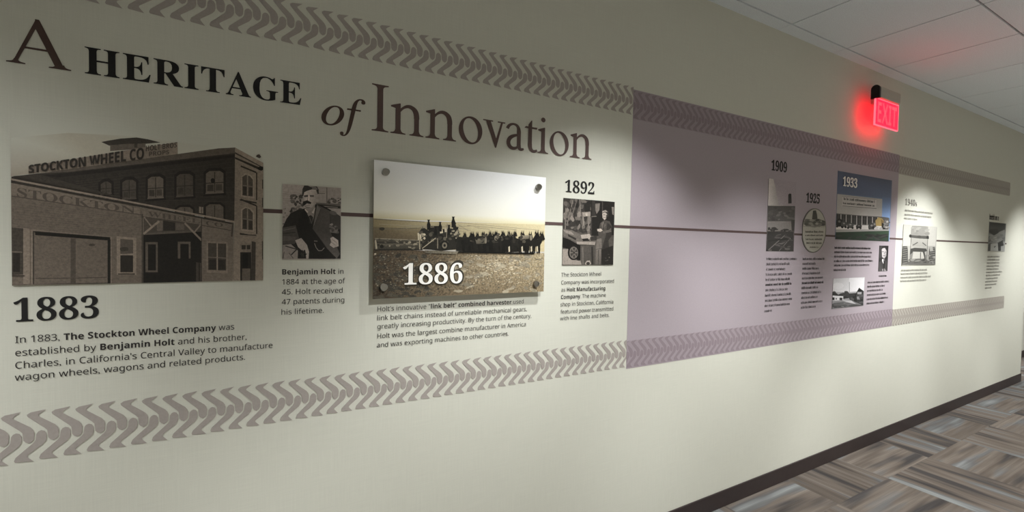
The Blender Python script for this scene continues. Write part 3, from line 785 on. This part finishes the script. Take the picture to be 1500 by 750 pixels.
A.p(34, (214, 200), (250, 188), (288, 206), (284, 222), (250, 216), (226, 234), (214, 226)); A.strip(86, (236, 232), (276, 232), 5); A.p(96, (228, 236), (250, 244), (282, 250), (262, 262), (238, 252))
A.p(132, (146, 540), (200, 520), (250, 580), (268, 640), (264, 700), (244, 700), (238, 640), (200, 625), (172, 600))
for x in (196, 214, 230): A.strip(52, (x, 626), (x + 8, 660), 6)
A.p(140, (455, 520), (478, 508), (524, 540), (528, 592), (482, 606), (448, 582), (462, 556)); A.strip(90, (470, 530), (510, 560), 4); A.strip(96, (462, 556), (500, 582), 4)
A.p(86, (448, 410), (520, 440), (520, 480), (452, 470)); A.scatter(10, 448, 400, 525, 470, 14, 10, (50, 120), R)
A.p(112, (38, 580), (110, 574), (170, 630), (168, 700), (38, 700)); A.strip(44, (60, 590), (170, 622), 9); A.strip(40, (168, 610), (112, 668), 10); A.strip(70, (50, 640), (40, 700), 6); A.strip(66, (90, 650), (130, 698), 6); A.scatter(8, 170, 630, 245, 695, 14, 12, (20, 46), R)
A.lines(104, [(316, 566), (330, 604), (352, 632), (380, 630), (402, 606)], 6); A.lines(96, [(312, 546), (342, 548)], 7); A.strip(58, (300, 436), (420, 600), 4)
tag(A.build('photograph'), 'small dark portrait photograph of a seated person with a moustache in a dark suit', 'photograph')

# ---- machine shop
A = Print((1.1135, 1.4005, 1.3745, 1.664), YP, (6.522, 815, 280), .95, (1.0, .93, .87), grain=.25)
A.sheet([78, 70, 96, 110])
R = random.Random(11)
A.p(60, (66, 66), (330, 84), (330, 400), (62, 380)); A.scatter(60, 70, 80, 330, 400, 20, 22, (40, 118), R); A.scatter(20, 70, 160, 330, 360, 14, 34, (100, 150), R)
for (a, b, w, t) in (((160, 80), (100, 330), 7, 132), ((222, 80), (235, 240), 7, 138), ((120, 100), (200, 330), 6, 46), ((196, 84), (150, 240), 6, 120), ((300, 90), (300, 200), 8, 50), ((90, 160), (84, 380), 10, 126), ((250, 200), (262, 330), 12, 150), ((318, 200), (300, 380), 10, 138)): A.strip(t, a, b, w)
A.p(160, (250, 205), (325, 195), (322, 235), (262, 245)); A.p(46, (266, 130), (300, 100), (326, 130), (322, 190), (270, 196)); A.p(190, (276, 214), (296, 210), (296, 236), (280, 238))
A.p(40, (330, 84), (552, 102), (548, 420), (334, 430)); A.p(128, (372, 120), (416, 116), (410, 180), (384, 220), (372, 180)); A.p(60, (340, 90), (368, 92), (376, 240), (340, 240)); A.strip(80, (440, 100), (440, 190), 8); A.p(140, (528, 150), (550, 152), (548, 230), (534, 220)); A.strip(120, (336, 244), (384, 240), 8); A.strip(66, (338, 250), (334, 420), 6)
A.p(112, (62, 362), (150, 372), (240, 420), (380, 430), (380, 490), (210, 495), (120, 450), (60, 420)); A.p(180, (232, 418), (318, 408), (332, 440), (300, 470), (240, 452)); A.p(150, (64, 370), (140, 384), (170, 420), (90, 400)); A.p(40, (245, 456), (300, 450), (318, 474), (256, 478)); A.p(56, (110, 410), (190, 450), (186, 470), (112, 432)); A.p(60, (320, 440), (385, 424), (390, 470), (330, 476))
A.p(166, (192, 482), (372, 486), (366, 514), (196, 506)); A.p(74, (196, 508), (366, 516), (360, 528), (200, 520))
A.p(30, (60, 440), (120, 460), (190, 500), (230, 520), (230, 660), (140, 640), (110, 550), (58, 540)); A.p(158, (54, 555), (110, 552), (135, 620), (180, 660), (230, 668), (240, 702), (52, 702))
A.ell(34, 162, 588, 54, 72); A.ell(112, 165, 588, 42, 58); A.ell(70, 168, 588, 33, 48); 
for k in range(6): A.strip(140, (168, 588), (168 + 36 * math.cos(k * 1.047), 588 + 50 * math.sin(k * 1.047)), 6)
A.ell(60, 168, 588, 10, 13)
A.p([92, 84, 76, 82], (236, 520), (366, 522), (368, 702), (240, 702)); A.strip(120, (250, 530), (254, 700), 10); A.strip(52, (340, 530), (344, 700), 16); A.p(170, (272, 690), (290, 664), (318, 662), (330, 690), (326, 702), (274, 702)); A.ell(60, 302, 690, 18, 14); A.p(48, (196, 650), (222, 654), (220, 664), (196, 660))
A.p(84, (420, 304), (455, 276), (508, 288), (532, 340), (526, 420), (500, 470), (512, 560), (500, 702), (378, 702), (384, 560), (376, 520), (408, 450), (396, 400))
A.p(58, (486, 300), (530, 340), (526, 430), (496, 470), (508, 600), (540, 702), (430, 702), (430, 560), (470, 430)); A.p(112, (426, 306), (456, 286), (470, 330), (436, 364)); A.strip(46, (462, 290), (440, 380), 6); A.p(104, (440, 384), (500, 370), (520, 350), (524, 390), (446, 404)); A.p(196, (388, 362), (424, 358), (442, 376), (420, 390), (392, 382))
A.p([130, 120, 96, 104], (380, 560), (428, 550), (424, 702), (378, 702)); A.strip(78, (402, 560), (400, 702), 8); A.p(122, (384, 460), (430, 450), (434, 540), (376, 556)); A.p(44, (430, 560), (540, 520), (540, 702), (428, 702)); A.scatter(6, 450, 570, 530, 690, 8, 6, (70, 110), R)
A.p(196, (436, 214), (470, 200), (484, 224), (480, 258), (458, 276), (440, 256)); A.p(70, (430, 206), (436, 184), (466, 176), (494, 190), (496, 236), (486, 250), (484, 216), (462, 202), (440, 212)); A.p(170, (438, 190), (470, 182), (488, 198), (460, 198), (438, 208)); A.strip(70, (444, 228), (462, 226), 5); A.strip(90, (446, 250), (464, 250), 5); A.p(100, (474, 226), (484, 224), (480, 258), (468, 264))
tag(A.build('photograph'), 'sepia photograph of a capped worker at machine shop benches, below 1892', 'photograph')

# ---- 1909: tall picture, pale sky above and dark field below
A = Print((2.578, 2.862, 1.4455, 1.8725), YP, (4.836, 1110, 225), 1.72, (1.0, .95, .93), grain=.14)
A.sheet([(120, 114, 110), (95, 88, 91), (42, 38, 38), (42, 38, 38)])
R = random.Random(21)
A.p([(95, 88, 91), (95, 88, 91), (95, 88, 91), (100, 93, 94)], (112, 165), (272, 185), (268, 372), (148, 366)); A.p([124, 120, 108, 100, 100, 120], (76, 168), (104, 166), (122, 220), (132, 280), (140, 366), (72, 366))
A.p(34, (216, 290), (226, 282), (238, 286), (240, 352), (216, 354)); A.ell(28, 228, 300, 10, 16)
A.p([48, 50, 57, 52], (72, 370), (264, 372), (260, 480), (70, 480)); A.scatter(26, 76, 380, 258, 470, 16, 8, (44, 72), R)
A.p(80, (70, 495), (130, 480), (258, 500), (254, 545), (68, 540)); A.scatter(10, 75, 520, 140, 552, 12, 8, (24, 44), R); A.scatter(8, 170, 535, 255, 552, 12, 6, (28, 46), R); A.p(44, (236, 470), (264, 470), (258, 550), (240, 548))
A.p([36, 41, 38, 32], (68, 550), (254, 552), (248, 694), (64, 694)); A.strip(72, (74, 684), (190, 580), 6); A.strip(70, (150, 690), (230, 600), 5); A.strip(30, (70, 620), (240, 600), 10); A.scatter(20, 72, 570, 246, 690, 18, 6, (34, 64), R)
tag(A.build('photograph'), 'tall narrow picture of a dark field under pale sky, below 1909', 'photograph')

# ---- 1925: oval emblem plate
def oval_plate():
    A = Print((2.95, 3.235, 1.43, 1.735), YP - .002, (4.836, 1110, 225), 1.66, (1.0, .97, .91), grain=.12)
    R = random.Random(8)
    cx, cy, rx, ry = 399, 545, 86, 158
    A.ell(70, cx, cy, rx, ry, .06, 48); A.ell(104, cx, cy, rx - 5, ry - 7, .06, 48)
    # rim back to the wall
    i = len(A.v); n = 48; A.v += [(x, -.0013, z) for x, _, z in A.v[:n]]
    for k in range(n): A.f.append((k, (k + 1) % n, i + (k + 1) % n, i + k)); A.c += [A.col(60, 0)] * 4
    A.p(44, (392, 404), (412, 402), (420, 430), (424, 470), (384, 468), (388, 432)); A.ell(40, 402, 418, 12, 16, 0, 10, .2, R)
    A.p(62, (330, 478), (352, 462), (380, 468), (430, 462), (470, 474), (484, 500), (470, 512), (400, 522), (345, 516), (326, 500))
    A.scatter(26, 336, 470, 474, 512, 16, 7, (34, 92), R)
    A.strip(88, (322, 516), (480, 512), 4)
    for yy, h in ((560, 15), (584, 11), (612, 12), (640, 14)): A.greek(334 + abs(yy - 580) * .15, 466 - abs(yy - 580) * .15, yy, h, 58, True, R)
    A.greek(368, 434, 668, 11, 62, True, R)
    return tag(A.build('emblem_plate'), 'cream oval emblem with a dark tractor at its top, below 1925', 'emblem')
oval_plate()

# ---- 1933: branch building under blue sky
r33 = empty('photograph', (3.74, 0, 1.53)); tag(r33, 'colour picture of a white building and vehicles under blue sky, marked 1933', 'photograph')
A = Print((3.350, 4.1325, 1.531, 1.990), YP, (6.25, 1215, 240), 1.42, (1.0, .97, .95), grain=.08)
A.sheet([(66, 70, 84), (66, 70, 82), (96, 112, 138), (90, 92, 98)])
R = random.Random(31)
A.p([(58, 63, 78), (62, 66, 78), (76, 84, 102), (66, 73, 90)], (72, 66), (566, 150), (560, 320), (74, 270))
A.p([(74, 84, 104), (76, 86, 108), (104, 124, 158), (106, 126, 158)], (480, 300), (562, 312), (552, 500), (478, 492))
A.p([124, 124, 130, 138, 130], (72, 276), (484, 322), (480, 494), (300, 478), (60, 456))
A.p(138, (118, 300), (432, 330), (428, 400), (116, 384)); A.strip(72, (120, 384), (432, 410), 4); A.strip(90, (118, 300), (432, 326), 3)
A.greek(130, 420, 330, 24, 48, True, R, .10); A.greek(124, 420, 368, 20, 52, True, R, .085)
A.p(74, (58, 452), (300, 474), (480, 484), (546, 494), (544, 612), (54, 592))
for k in range(8):
    x0 = 64 + 48 * k; A.p(46, (x0, 460 + 4 * k), (x0 + 36, 463 + 4 * k), (x0 + 34, 556), (x0, 548)); A.strip(132, (x0 + 41, 462 + 4 * k), (x0 + 40, 560), 7)
    A.strip(86, (x0 + 18, 462 + 4 * k), (x0 + 18, 550), 2); A.strip(80, (x0, 505), (x0 + 36, 507), 2)
A.p(158, (54, 556), (544, 566), (542, 604), (52, 600))
for (x, y, w, h, t) in ((90, 540, 34, 40, 34), (132, 555, 26, 30, 60), (190, 565, 34, 26, 66), (268, 572, 26, 20, 44), (385, 575, 30, 36, 56), (412, 560, 20, 26, 70)):
    A.ell(t, x, y, w, h, 0, 12, .15, R); A.ell(24, x - w * .6, y + h * .8, 10, 11); A.ell(24, x + w * .6, y + h * .8, 10, 11); A.ell(t + 50, x, y - h * .3, w * .35, h * .25)
A.p((130, 112, 74), (420, 520), (448, 488), (480, 500), (500, 530), (498, 572), (424, 568)); A.p((98, 82, 56), (470, 505), (500, 530), (498, 572), (472, 570)); A.p(30, (480, 540), (540, 560), (540, 600), (474, 604)); A.ell(126, 470, 592, 16, 12); A.ell(140, 432, 588, 18, 16)
A.scatter(14, 500, 520, 545, 590, 12, 12, (60, 140), R)
A.p([(34, 44, 36), (44, 56, 44), (34, 44, 36), (28, 36, 30)], (52, 622), (544, 608), (540, 710), (46, 694)); A.p(120, (52, 600), (544, 600), (544, 612), (52, 626)); A.scatter(24, 60, 640, 535, 695, 26, 8, (30, 50), R)
A.build('picture_print', r33)
year('1933', 3.404, 3.598, 1.8935, .060, M_WHITE, '', r33, YP - .0062, .012)['label'] = 'white year 1933 lettering'

# ---- narrow portrait
A = Print((3.981, 4.123, 1.3055, 1.4965), YP, (6.82, 1210, 350), 1.12, (1.0, .96, .96), grain=.08)
A.sheet([40, 34, 40, 46])
A.p(60, (540, 70), (560, 70), (552, 190), (532, 190)); A.p([176, 184, 150, 128, 150], (556, 100), (586, 84), (606, 110), (602, 170), (582, 198), (560, 180)); A.p(40, (552, 110), (556, 84), (580, 70), (606, 76), (612, 130), (604, 118), (588, 90), (566, 94))
A.strip(70, (560, 128), (578, 128), 6); A.strip(74, (588, 130), (602, 132), 6); A.strip(110, (582, 134), (580, 152), 6); A.strip(84, (568, 166), (594, 168), 5); A.p(196, (560, 200), (584, 206), (578, 250), (560, 236)); A.p([74, 50, 40, 60], (532, 230), (560, 220), (590, 300), (580, 325), (528, 325)); A.p(128, (560, 300), (604, 290), (602, 325), (560, 325)); A.strip(30, (578, 206), (576, 320), 7); A.p(60, (592, 210), (608, 220), (604, 325), (586, 300))
tag(A.build('photograph'), 'tiny narrow black-and-white head portrait beside the 1933 caption', 'photograph')

# ---- black-and-white house
A = Print((3.3445, 3.776, 1.060, 1.2655), YP, (6.82, 1210, 350), 1.05, (1.0, .98, .99), grain=.08)
A.sheet([192, 200, 110, 120])
R = random.Random(41)
A.p([186, 188, 200, 204], (62, 396), (230, 388), (230, 530), (60, 530)); A.ell(204, 120, 470, 60, 30, 0, 14, .15, R); A.p([206, 214, 216, 212], (232, 388), (384, 392), (378, 520), (230, 530)); A.strip(160, (234, 430), (234, 530), 8)
A.p(46, (60, 530), (80, 520), (120, 556), (215, 528), (230, 540), (236, 590), (170, 600), (56, 596)); A.p(58, (180, 560), (215, 530), (232, 545), (228, 590)); A.scatter(12, 62, 528, 230, 570, 18, 9, (30, 74), R)
A.p(52, (230, 545), (300, 540), (330, 488), (376, 520), (370, 662), (270, 640), (232, 600)); A.p(28, (312, 522), (332, 486), (362, 520), (352, 530)); A.p(150, (312, 530), (356, 530), (354, 552), (314, 552)); A.p(128, (306, 575), (340, 575), (338, 606), (310, 604)); A.p(30, (276, 550), (304, 550), (306, 640), (280, 632)); A.p(34, (340, 560), (372, 555), (370, 660), (345, 655)); A.scatter(14, 250, 550, 366, 640, 16, 14, (26, 80), R)
A.p(206, (58, 566), (172, 572), (170, 614), (56, 618)); A.p(40, (64, 584), (84, 584), (84, 612), (64, 612)); A.p(40, (134, 586), (164, 588), (162, 612), (134, 612)); A.p(44, (96, 590), (108, 590), (106, 606), (98, 606))
A.p([140, 120, 100, 136], (56, 620), (236, 606), (370, 664), (54, 700)); A.p(66, (54, 650), (200, 640), (372, 664), (60, 694)); A.p(178, (160, 612), (250, 615), (300, 650), (200, 630)); A.p(92, (70, 640), (190, 626), (280, 656), (80, 670)); A.scatter(12, 60, 630, 230, 690, 24, 4, (70, 128), R)
tag(A.build('photograph'), 'black-and-white photograph of a dark gabled house, beside the lowest caption on the mauve field', 'photograph')

# ---- tractor seen from the front
A = Print((4.360, 4.995, 1.346, 1.667), YP, (5.357, 1310, 280), 1.28, (1.0, .98, .94), grain=.08)
A.sheet([150, 142, 120, 140])
R = random.Random(51)
A.p([152, 150, 150, 156], (66, 268), (330, 284), (322, 430), (62, 430))
A.p([112, 118, 124, 116], (140, 272), (200, 266), (266, 276), (262, 352), (236, 358), (128, 346), (132, 290)); A.scatter(16, 142, 280, 258, 345, 18, 12, (100, 132), R)
A.p(70, (118, 342), (196, 350), (270, 352), (272, 376), (196, 372), (120, 364)); A.ell(46, 126, 352, 10, 13); A.ell(46, 262, 362, 10, 13); A.ell(60, 196, 356, 16, 8)
A.p([136, 140, 130, 128], (130, 368), (264, 376), (258, 436), (138, 432)); A.strip(70, (146, 424), (184, 402), 7); A.strip(74, (220, 404), (250, 428), 7); A.strip(88, (132, 366), (124, 500), 5); A.strip(92, (262, 376), (256, 500), 5)
A.p(58, (128, 452), (160, 444), (250, 450), (256, 470), (238, 476), (244, 520), (252, 560), (232, 540), (222, 476), (146, 474), (132, 540), (120, 520)) ; A.p(150, (152, 478), (224, 480), (236, 528), (142, 528)); A.strip(64, (206, 480), (204, 536), 6); A.p(104, (122, 500), (146, 480), (138, 540), (120, 540)); A.p(100, (240, 500), (256, 500), (258, 545), (246, 540))
A.p(78, (110, 536), (190, 530), (270, 540), (268, 575), (104, 572)); A.scatter(14, 112, 535, 262, 570, 18, 7, (50, 130), R)
for (x0, x1, y0, y1) in ((62, 106, 432, 576), (272, 322, 438, 576)):
    A.p(56, (x0 + 4, y0), (x1 - 4, y0), (x1, y0 + 30), (x1, y1), (x0 - 4, y1), (x0, y0 + 30))
    for k in range(8): A.strip(104, (x0 + 3, y0 + 14 + 17 * k), (x1 - 4, y0 + 8 + 17 * k), 6)
A.p(128, (276, 436), (300, 434), (304, 470), (280, 474)); A.p(84, (56, 566), (320, 566), (320, 578), (54, 578)); A.scatter(10, 262, 500, 316, 570, 12, 10, (70, 120), R)
tag(A.build('photograph'), 'black-and-white photograph of a tractor seen from the front, below 1940s', 'photograph')

# ---- farthest picture
A = Print((6.236, 6.722, 1.470, 1.760), YP, (5.77, 1430, 300), 1.25, (1.0, 1.0, .98), grain=.10)
A.sheet([84, 80, 140, 120])
R = random.Random(61)
A.p([64, 60, 70, 78], (102, 148), (246, 160), (242, 232), (98, 234)); A.p(122, (96, 246), (150, 256), (200, 226), (242, 210), (238, 310), (94, 320)); A.p(60, (108, 232), (150, 260), (190, 236), (180, 200), (110, 210)); A.scatter(24, 100, 250, 236, 330, 18, 9, (80, 150), R); A.p(148, (120, 330), (200, 324), (200, 390), (118, 390)); A.p(66, (92, 335), (122, 330), (120, 390), (90, 390)); A.p(58, (182, 320), (224, 300), (232, 340), (214, 390), (186, 390)); A.p(134, (208, 350), (236, 346), (232, 390), (208, 390)); A.strip(70, (150, 360), (164, 350), 8)
tag(A.build('photograph'), 'small dark-topped grey photograph farthest along the wall, at the end of the timeline', 'photograph')

# ------------------------------------------------------------------ the harvester board on standoffs
YF = -.028
br = empty('harvester_board', (.655, -.022, 1.268))
tag(br, 'glossy 1886 harvest-team picture board on four steel standoffs under the heading', 'display board')
A = Print((.3145, 1.0045, 1.268, 1.7385), YF, (3.262, 530, 220), 1.0, (1.0, .93, .80), thick=.006, grain=.22)
A.sheet([(248, 247, 248), (248, 247, 248), (150, 135, 108), (92, 80, 64)], 0.02)
R = random.Random(71)
A.p([(244, 243, 244), (248, 247, 248), (236, 232, 220), (226, 220, 204)], (55, 48), (890, 128), (878, 330), (55, 285), grain=.01)
A.p([(226, 220, 204), (236, 232, 220), (222, 212, 176), (196, 184, 146)], (55, 285), (878, 330), (878, 358), (55, 325), grain=.02)
A.p([(140, 126, 96), (152, 138, 106), (172, 158, 124), (196, 182, 144), (212, 198, 160), (196, 180, 142), (96, 84, 66)], (55, 325), (180, 334), (300, 341), (470, 344), (875, 356), (872, 485), (52, 470), grain=.10)
A.strip(100, (58, 330), (300, 343), 2.5); A.p([(112, 99, 76), (136, 121, 93), (100, 87, 68), (84, 73, 58)], (54, 366), (300, 376), (300, 440), (52, 440), grain=.18); A.strip(104, (56, 378), (290, 372), 3)
for k in range(16): A.strip(R.uniform(110, 176), (R.uniform(60, 700), R.uniform(345, 385)), (R.uniform(200, 860), R.uniform(350, 390)), 1.6, .05)
A.p([(74, 63, 50), (100, 86, 68), (152, 136, 110), (168, 152, 122), (140, 124, 98), (104, 90, 71), (62, 52, 42)], (50, 470), (400, 485), (700, 492), (876, 492), (872, 680), (420, 692), (46, 712), grain=.62)
A.scatter(70, 40, 500, 330, 705, 20, 9, (50, 84), R); A.scatter(50, 420, 505, 860, 680, 20, 8, (120, 172), R); A.scatter(420, 60, 490, 860, 660, 4, 2.4, (84, 150), R); A.scatter(420, 56, 495, 420, 700, 4, 2.4, (44, 96), R); A.scatter(260, 500, 500, 865, 640, 4, 2, (140, 206), R); A.scatter(60, 600, 520, 740, 600, 7, 2, (170, 214), R)
A.ell(60, 95, 377, 14, 8, 0, 10, .2, R)
# mower bed and harvester
A.p([86, 74, 62, 70], (58, 424), (275, 428), (280, 478), (58, 480), grain=.2); A.strip(44, (60, 476), (290, 474), 8); A.strip(140, (62, 422), (270, 430), 4); A.strip(50, (64, 440), (275, 440), 5); A.strip(120, (80, 452), (270, 452), 3); A.scatter(30, 64, 425, 275, 470, 9, 5, (50, 150), R); A.p(170, (62, 432), (68, 424), (74, 470), (66, 474)); A.ell(36, 95, 460, 9, 9); A.ell(190, 64, 496, 5, 4)
A.p(40, (268, 400), (290, 366), (318, 384), (330, 362), (372, 362), (384, 378), (420, 372), (460, 385), (472, 470), (380, 482), (330, 475), (276, 472)); A.p(196, (266, 396), (282, 390), (286, 428), (268, 430)); A.p(160, (272, 400), (276, 400), (280, 474), (274, 474)); A.scatter(34, 280, 370, 460, 470, 9, 8, (24, 96), R); A.p(204, (372, 380), (384, 376), (388, 396), (374, 398)); A.p(188, (394, 374), (412, 372), (408, 390), (396, 392)); A.strip(150, (285, 372), (345, 366), 3); A.strip(166, (288, 470), (352, 420), 4); A.strip(150, (362, 420), (362, 470), 3); A.strip(140, (408, 350), (404, 420), 3); A.strip(180, (416, 392), (424, 370), 4)
A.scatter(12, 280, 400, 300, 430, 6, 5, (150, 210), R); A.ell(30, 395, 455, 20, 24); A.ell(120, 395, 455, 12, 15); A.ell(30, 395, 455, 6, 7)
def sitter(x, y, s, t=26):
    A.ell(t, x, y, 5 * s, 6 * s); A.strip(t, (x - 7 * s, y - 4 * s), (x + 7 * s, y - 4 * s), 3 * s)
    A.p(t, (x - 4 * s, y + 4 * s), (x + 4 * s, y + 4 * s), (x + 10 * s, y + 22 * s), (x + 8 * s, y + 46 * s), (x - 8 * s, y + 46 * s), (x - 9 * s, y + 20 * s))
sitter(319, 337, .95); sitter(374, 348, .9); sitter(437, 323, 1.0); sitter(416, 362, .95); sitter(444, 352, 1.0, 34); sitter(456, 372, .9, 30); sitter(352, 370, .8)
A.scatter(14, 425, 380, 465, 420, 7, 6, (40, 170), R)
# the team
def mule(x, y, s, t, head=True):
    A.ell(t, x, y, 26 * s, 17 * s, .05, 12, .08, R)
    for dx in (-18, -11, 13, 20): A.p(t, (x + (dx - 4) * s, y + 6 * s), (x + (dx + 4) * s, y + 6 * s), (x + (dx + 2.2) * s, y + 46 * s), (x + (dx - 2.2) * s, y + 46 * s))
    if head:
        A.p(t, (x + 10 * s, y - 8 * s), (x + 26 * s, y - 36 * s), (x + 38 * s, y - 30 * s), (x + 28 * s, y + 4 * s))
        A.p(t, (x + 24 * s, y - 40 * s), (x + 38 * s, y - 36 * s), (x + 44 * s, y - 14 * s), (x + 36 * s, y - 10 * s), (x + 26 * s, y - 24 * s))
        for dx in (25, 34): A.p(t, (x + (dx - 3) * s, y - 36 * s), (x + (dx + 3) * s, y - 36 * s), (x + (dx + 1) * s, y - 54 * s))
A.p(30, (450, 450), (470, 430), (520, 420), (560, 410), (640, 412), (720, 425), (800, 430), (800, 478), (740, 486), (640, 488), (520, 486), (450, 480), grain=.3)
for k in range(9): mule(470 + 30 * k, 426 - (k > 3) * 6, .72, R.uniform(22, 40), True)
for (x, y, s, t) in ((500, 436, .95, 26), (550, 438, .95, 30), (600, 440, 1.0, 24), (646, 440, 1.0, 30), (690, 442, 1.0, 24), (735, 438, 1.05, 34), (772, 442, 1.05, 26), (800, 440, 1.15, 24), (825, 442, 1.1, 30)): mule(x, y, s, t)
A.p([110, 96, 70, 80], (540, 424), (584, 420), (592, 446), (546, 448)); A.p([150, 130, 90, 110], (756, 406), (800, 406), (796, 424), (760, 426)); A.ell(120, 590, 430, 5, 16); A.ell(120, 640, 420, 9, 12); A.ell(126, 806, 418, 6, 14)
A.scatter(40, 470, 400, 800, 440, 7, 6, (26, 90), R); A.strip(20, (450, 486), (820, 494), 7); A.p([100, 120, 120, 90], (300, 478), (460, 484), (450, 496), (300, 492), grain=.4)
for x in (702, 764, 808, 836): A.p(190, (x - 4, 462), (x + 3, 458), (x + 4, 484), (x - 3, 486))
a = unproject(530 + 195 / 3.262, 220 + 642 / 3.262, YF); b = unproject(530 + 478 / 3.262, 220 + 632 / 3.262, YF); c = unproject(530 + 195 / 3.262, 220 + 545 / 3.262, YF)
A.n += 2
A.text('1886', 'serif', 58, (196, 541), (486, 524), (486, 640), (196, 649), .022)
A.build('picture_panel', br)
yl = YF - .000014 * A.n - .0004
year('1886', a[0], b[0], (a[1] + b[1]) / 2 - .001, c[1] - a[1], M_WHITE, '', br, yl)['label'] = 'white year 1886 lettering'
for (px, py) in ((565, 252), (789, 274), (562, 421), (785, 416)):
    x, z = unproject(px, py, YF - .006)
    bm = bmesh.new(); cyl_y_into(bm, x, z, -.0385, YF - .0012, .0125, 32, .0022)
    s_ = bm_obj('standoff', bm, M_STEEL, br, False)
    bm = bmesh.new(); cyl_y_into(bm, x, z, -.022, 0.0, .0095, 24)
    bm_obj('barrel', bm, M_STEEL, s_)

# ------------------------------------------------------------------ exit sign
ex = empty('exit_sign', (3.745, 0, 2.49)); tag(ex, 'glowing red EXIT sign hung on the wall under the ceiling', 'exit sign')
box('housing', 3.592, 3.892, -.123, -.080, 2.488, 2.561, M_ALU, ex, .004)
bm = bmesh.new()
prof = [(-.1265, 2.482), (-.0765, 2.482), (-.0765, 2.545)] + [(-.1015 + .025 * math.cos(math.radians(a)), 2.545 + .026 * math.sin(math.radians(a))) for a in range(15, 180, 15)] + [(-.1265, 2.545)]
for x in (3.572, 3.5915):
    for (yy, zz) in prof: bm.verts.new((x, yy, zz))
bm.verts.ensure_lookup_table(); n = len(prof)
bm.faces.new(bm.verts[:n]); bm.faces.new(list(reversed(bm.verts[n:])))
for k in range(n): bm.faces.new((bm.verts[k], bm.verts[n + k], bm.verts[n + (k + 1) % n], bm.verts[(k + 1) % n]))
bmesh.ops.recalc_face_normals(bm, faces=bm.faces)
bm_obj('end_cap', bm, M_BLACKP, ex)['label'] = 'black end cap of the exit sign'
box('wall_bracket', 3.76, 3.87, -.0795, 0.0, 2.497, 2.552, M_ALU, ex, .003)
M_RED = mat('lit_red_acrylic', rgb(120, 8, 22), 0.3, emit=((1.0, .0025, .016, 1), EXIT_E))
M_REDL = mat('lit_pink_lettering', rgb(160, 60, 70), 0.3, emit=((1.0, .085, .13, 1), .95))
M_REDE = mat('lit_pink_edge', rgb(190, 90, 95), 0.3, emit=((1.0, .13, .18, 1), 1.4))
pn = box('lit_panel', 3.578, 3.914, -.105, -.097, 2.308, 2.4875, M_RED, ex, .0015)
bm = bmesh.new(); t = .006
for (a0, a1, b0, b1) in ((3.576, 3.916, 2.3065, 2.3065 + t), (3.576, 3.916, 2.4885 - t, 2.4885), (3.576, 3.576 + t, 2.3065 + t, 2.4885 - t), (3.916 - t, 3.916, 2.3065 + t, 2.4885 - t)):
    box_into(bm, a0, a1, -.1058, -.0962, b0, b1)
bm_obj('panel_edge', bm, M_REDE, pn)
L = Letters(-.1062)
L.line('*EXIT*', 'sans', 3.606, 3.886, 2.330, 2.330, .136)
L.build('exit_lettering', M_REDL, pn)

bpy.data.objects.remove(_to, do_unlink=True)
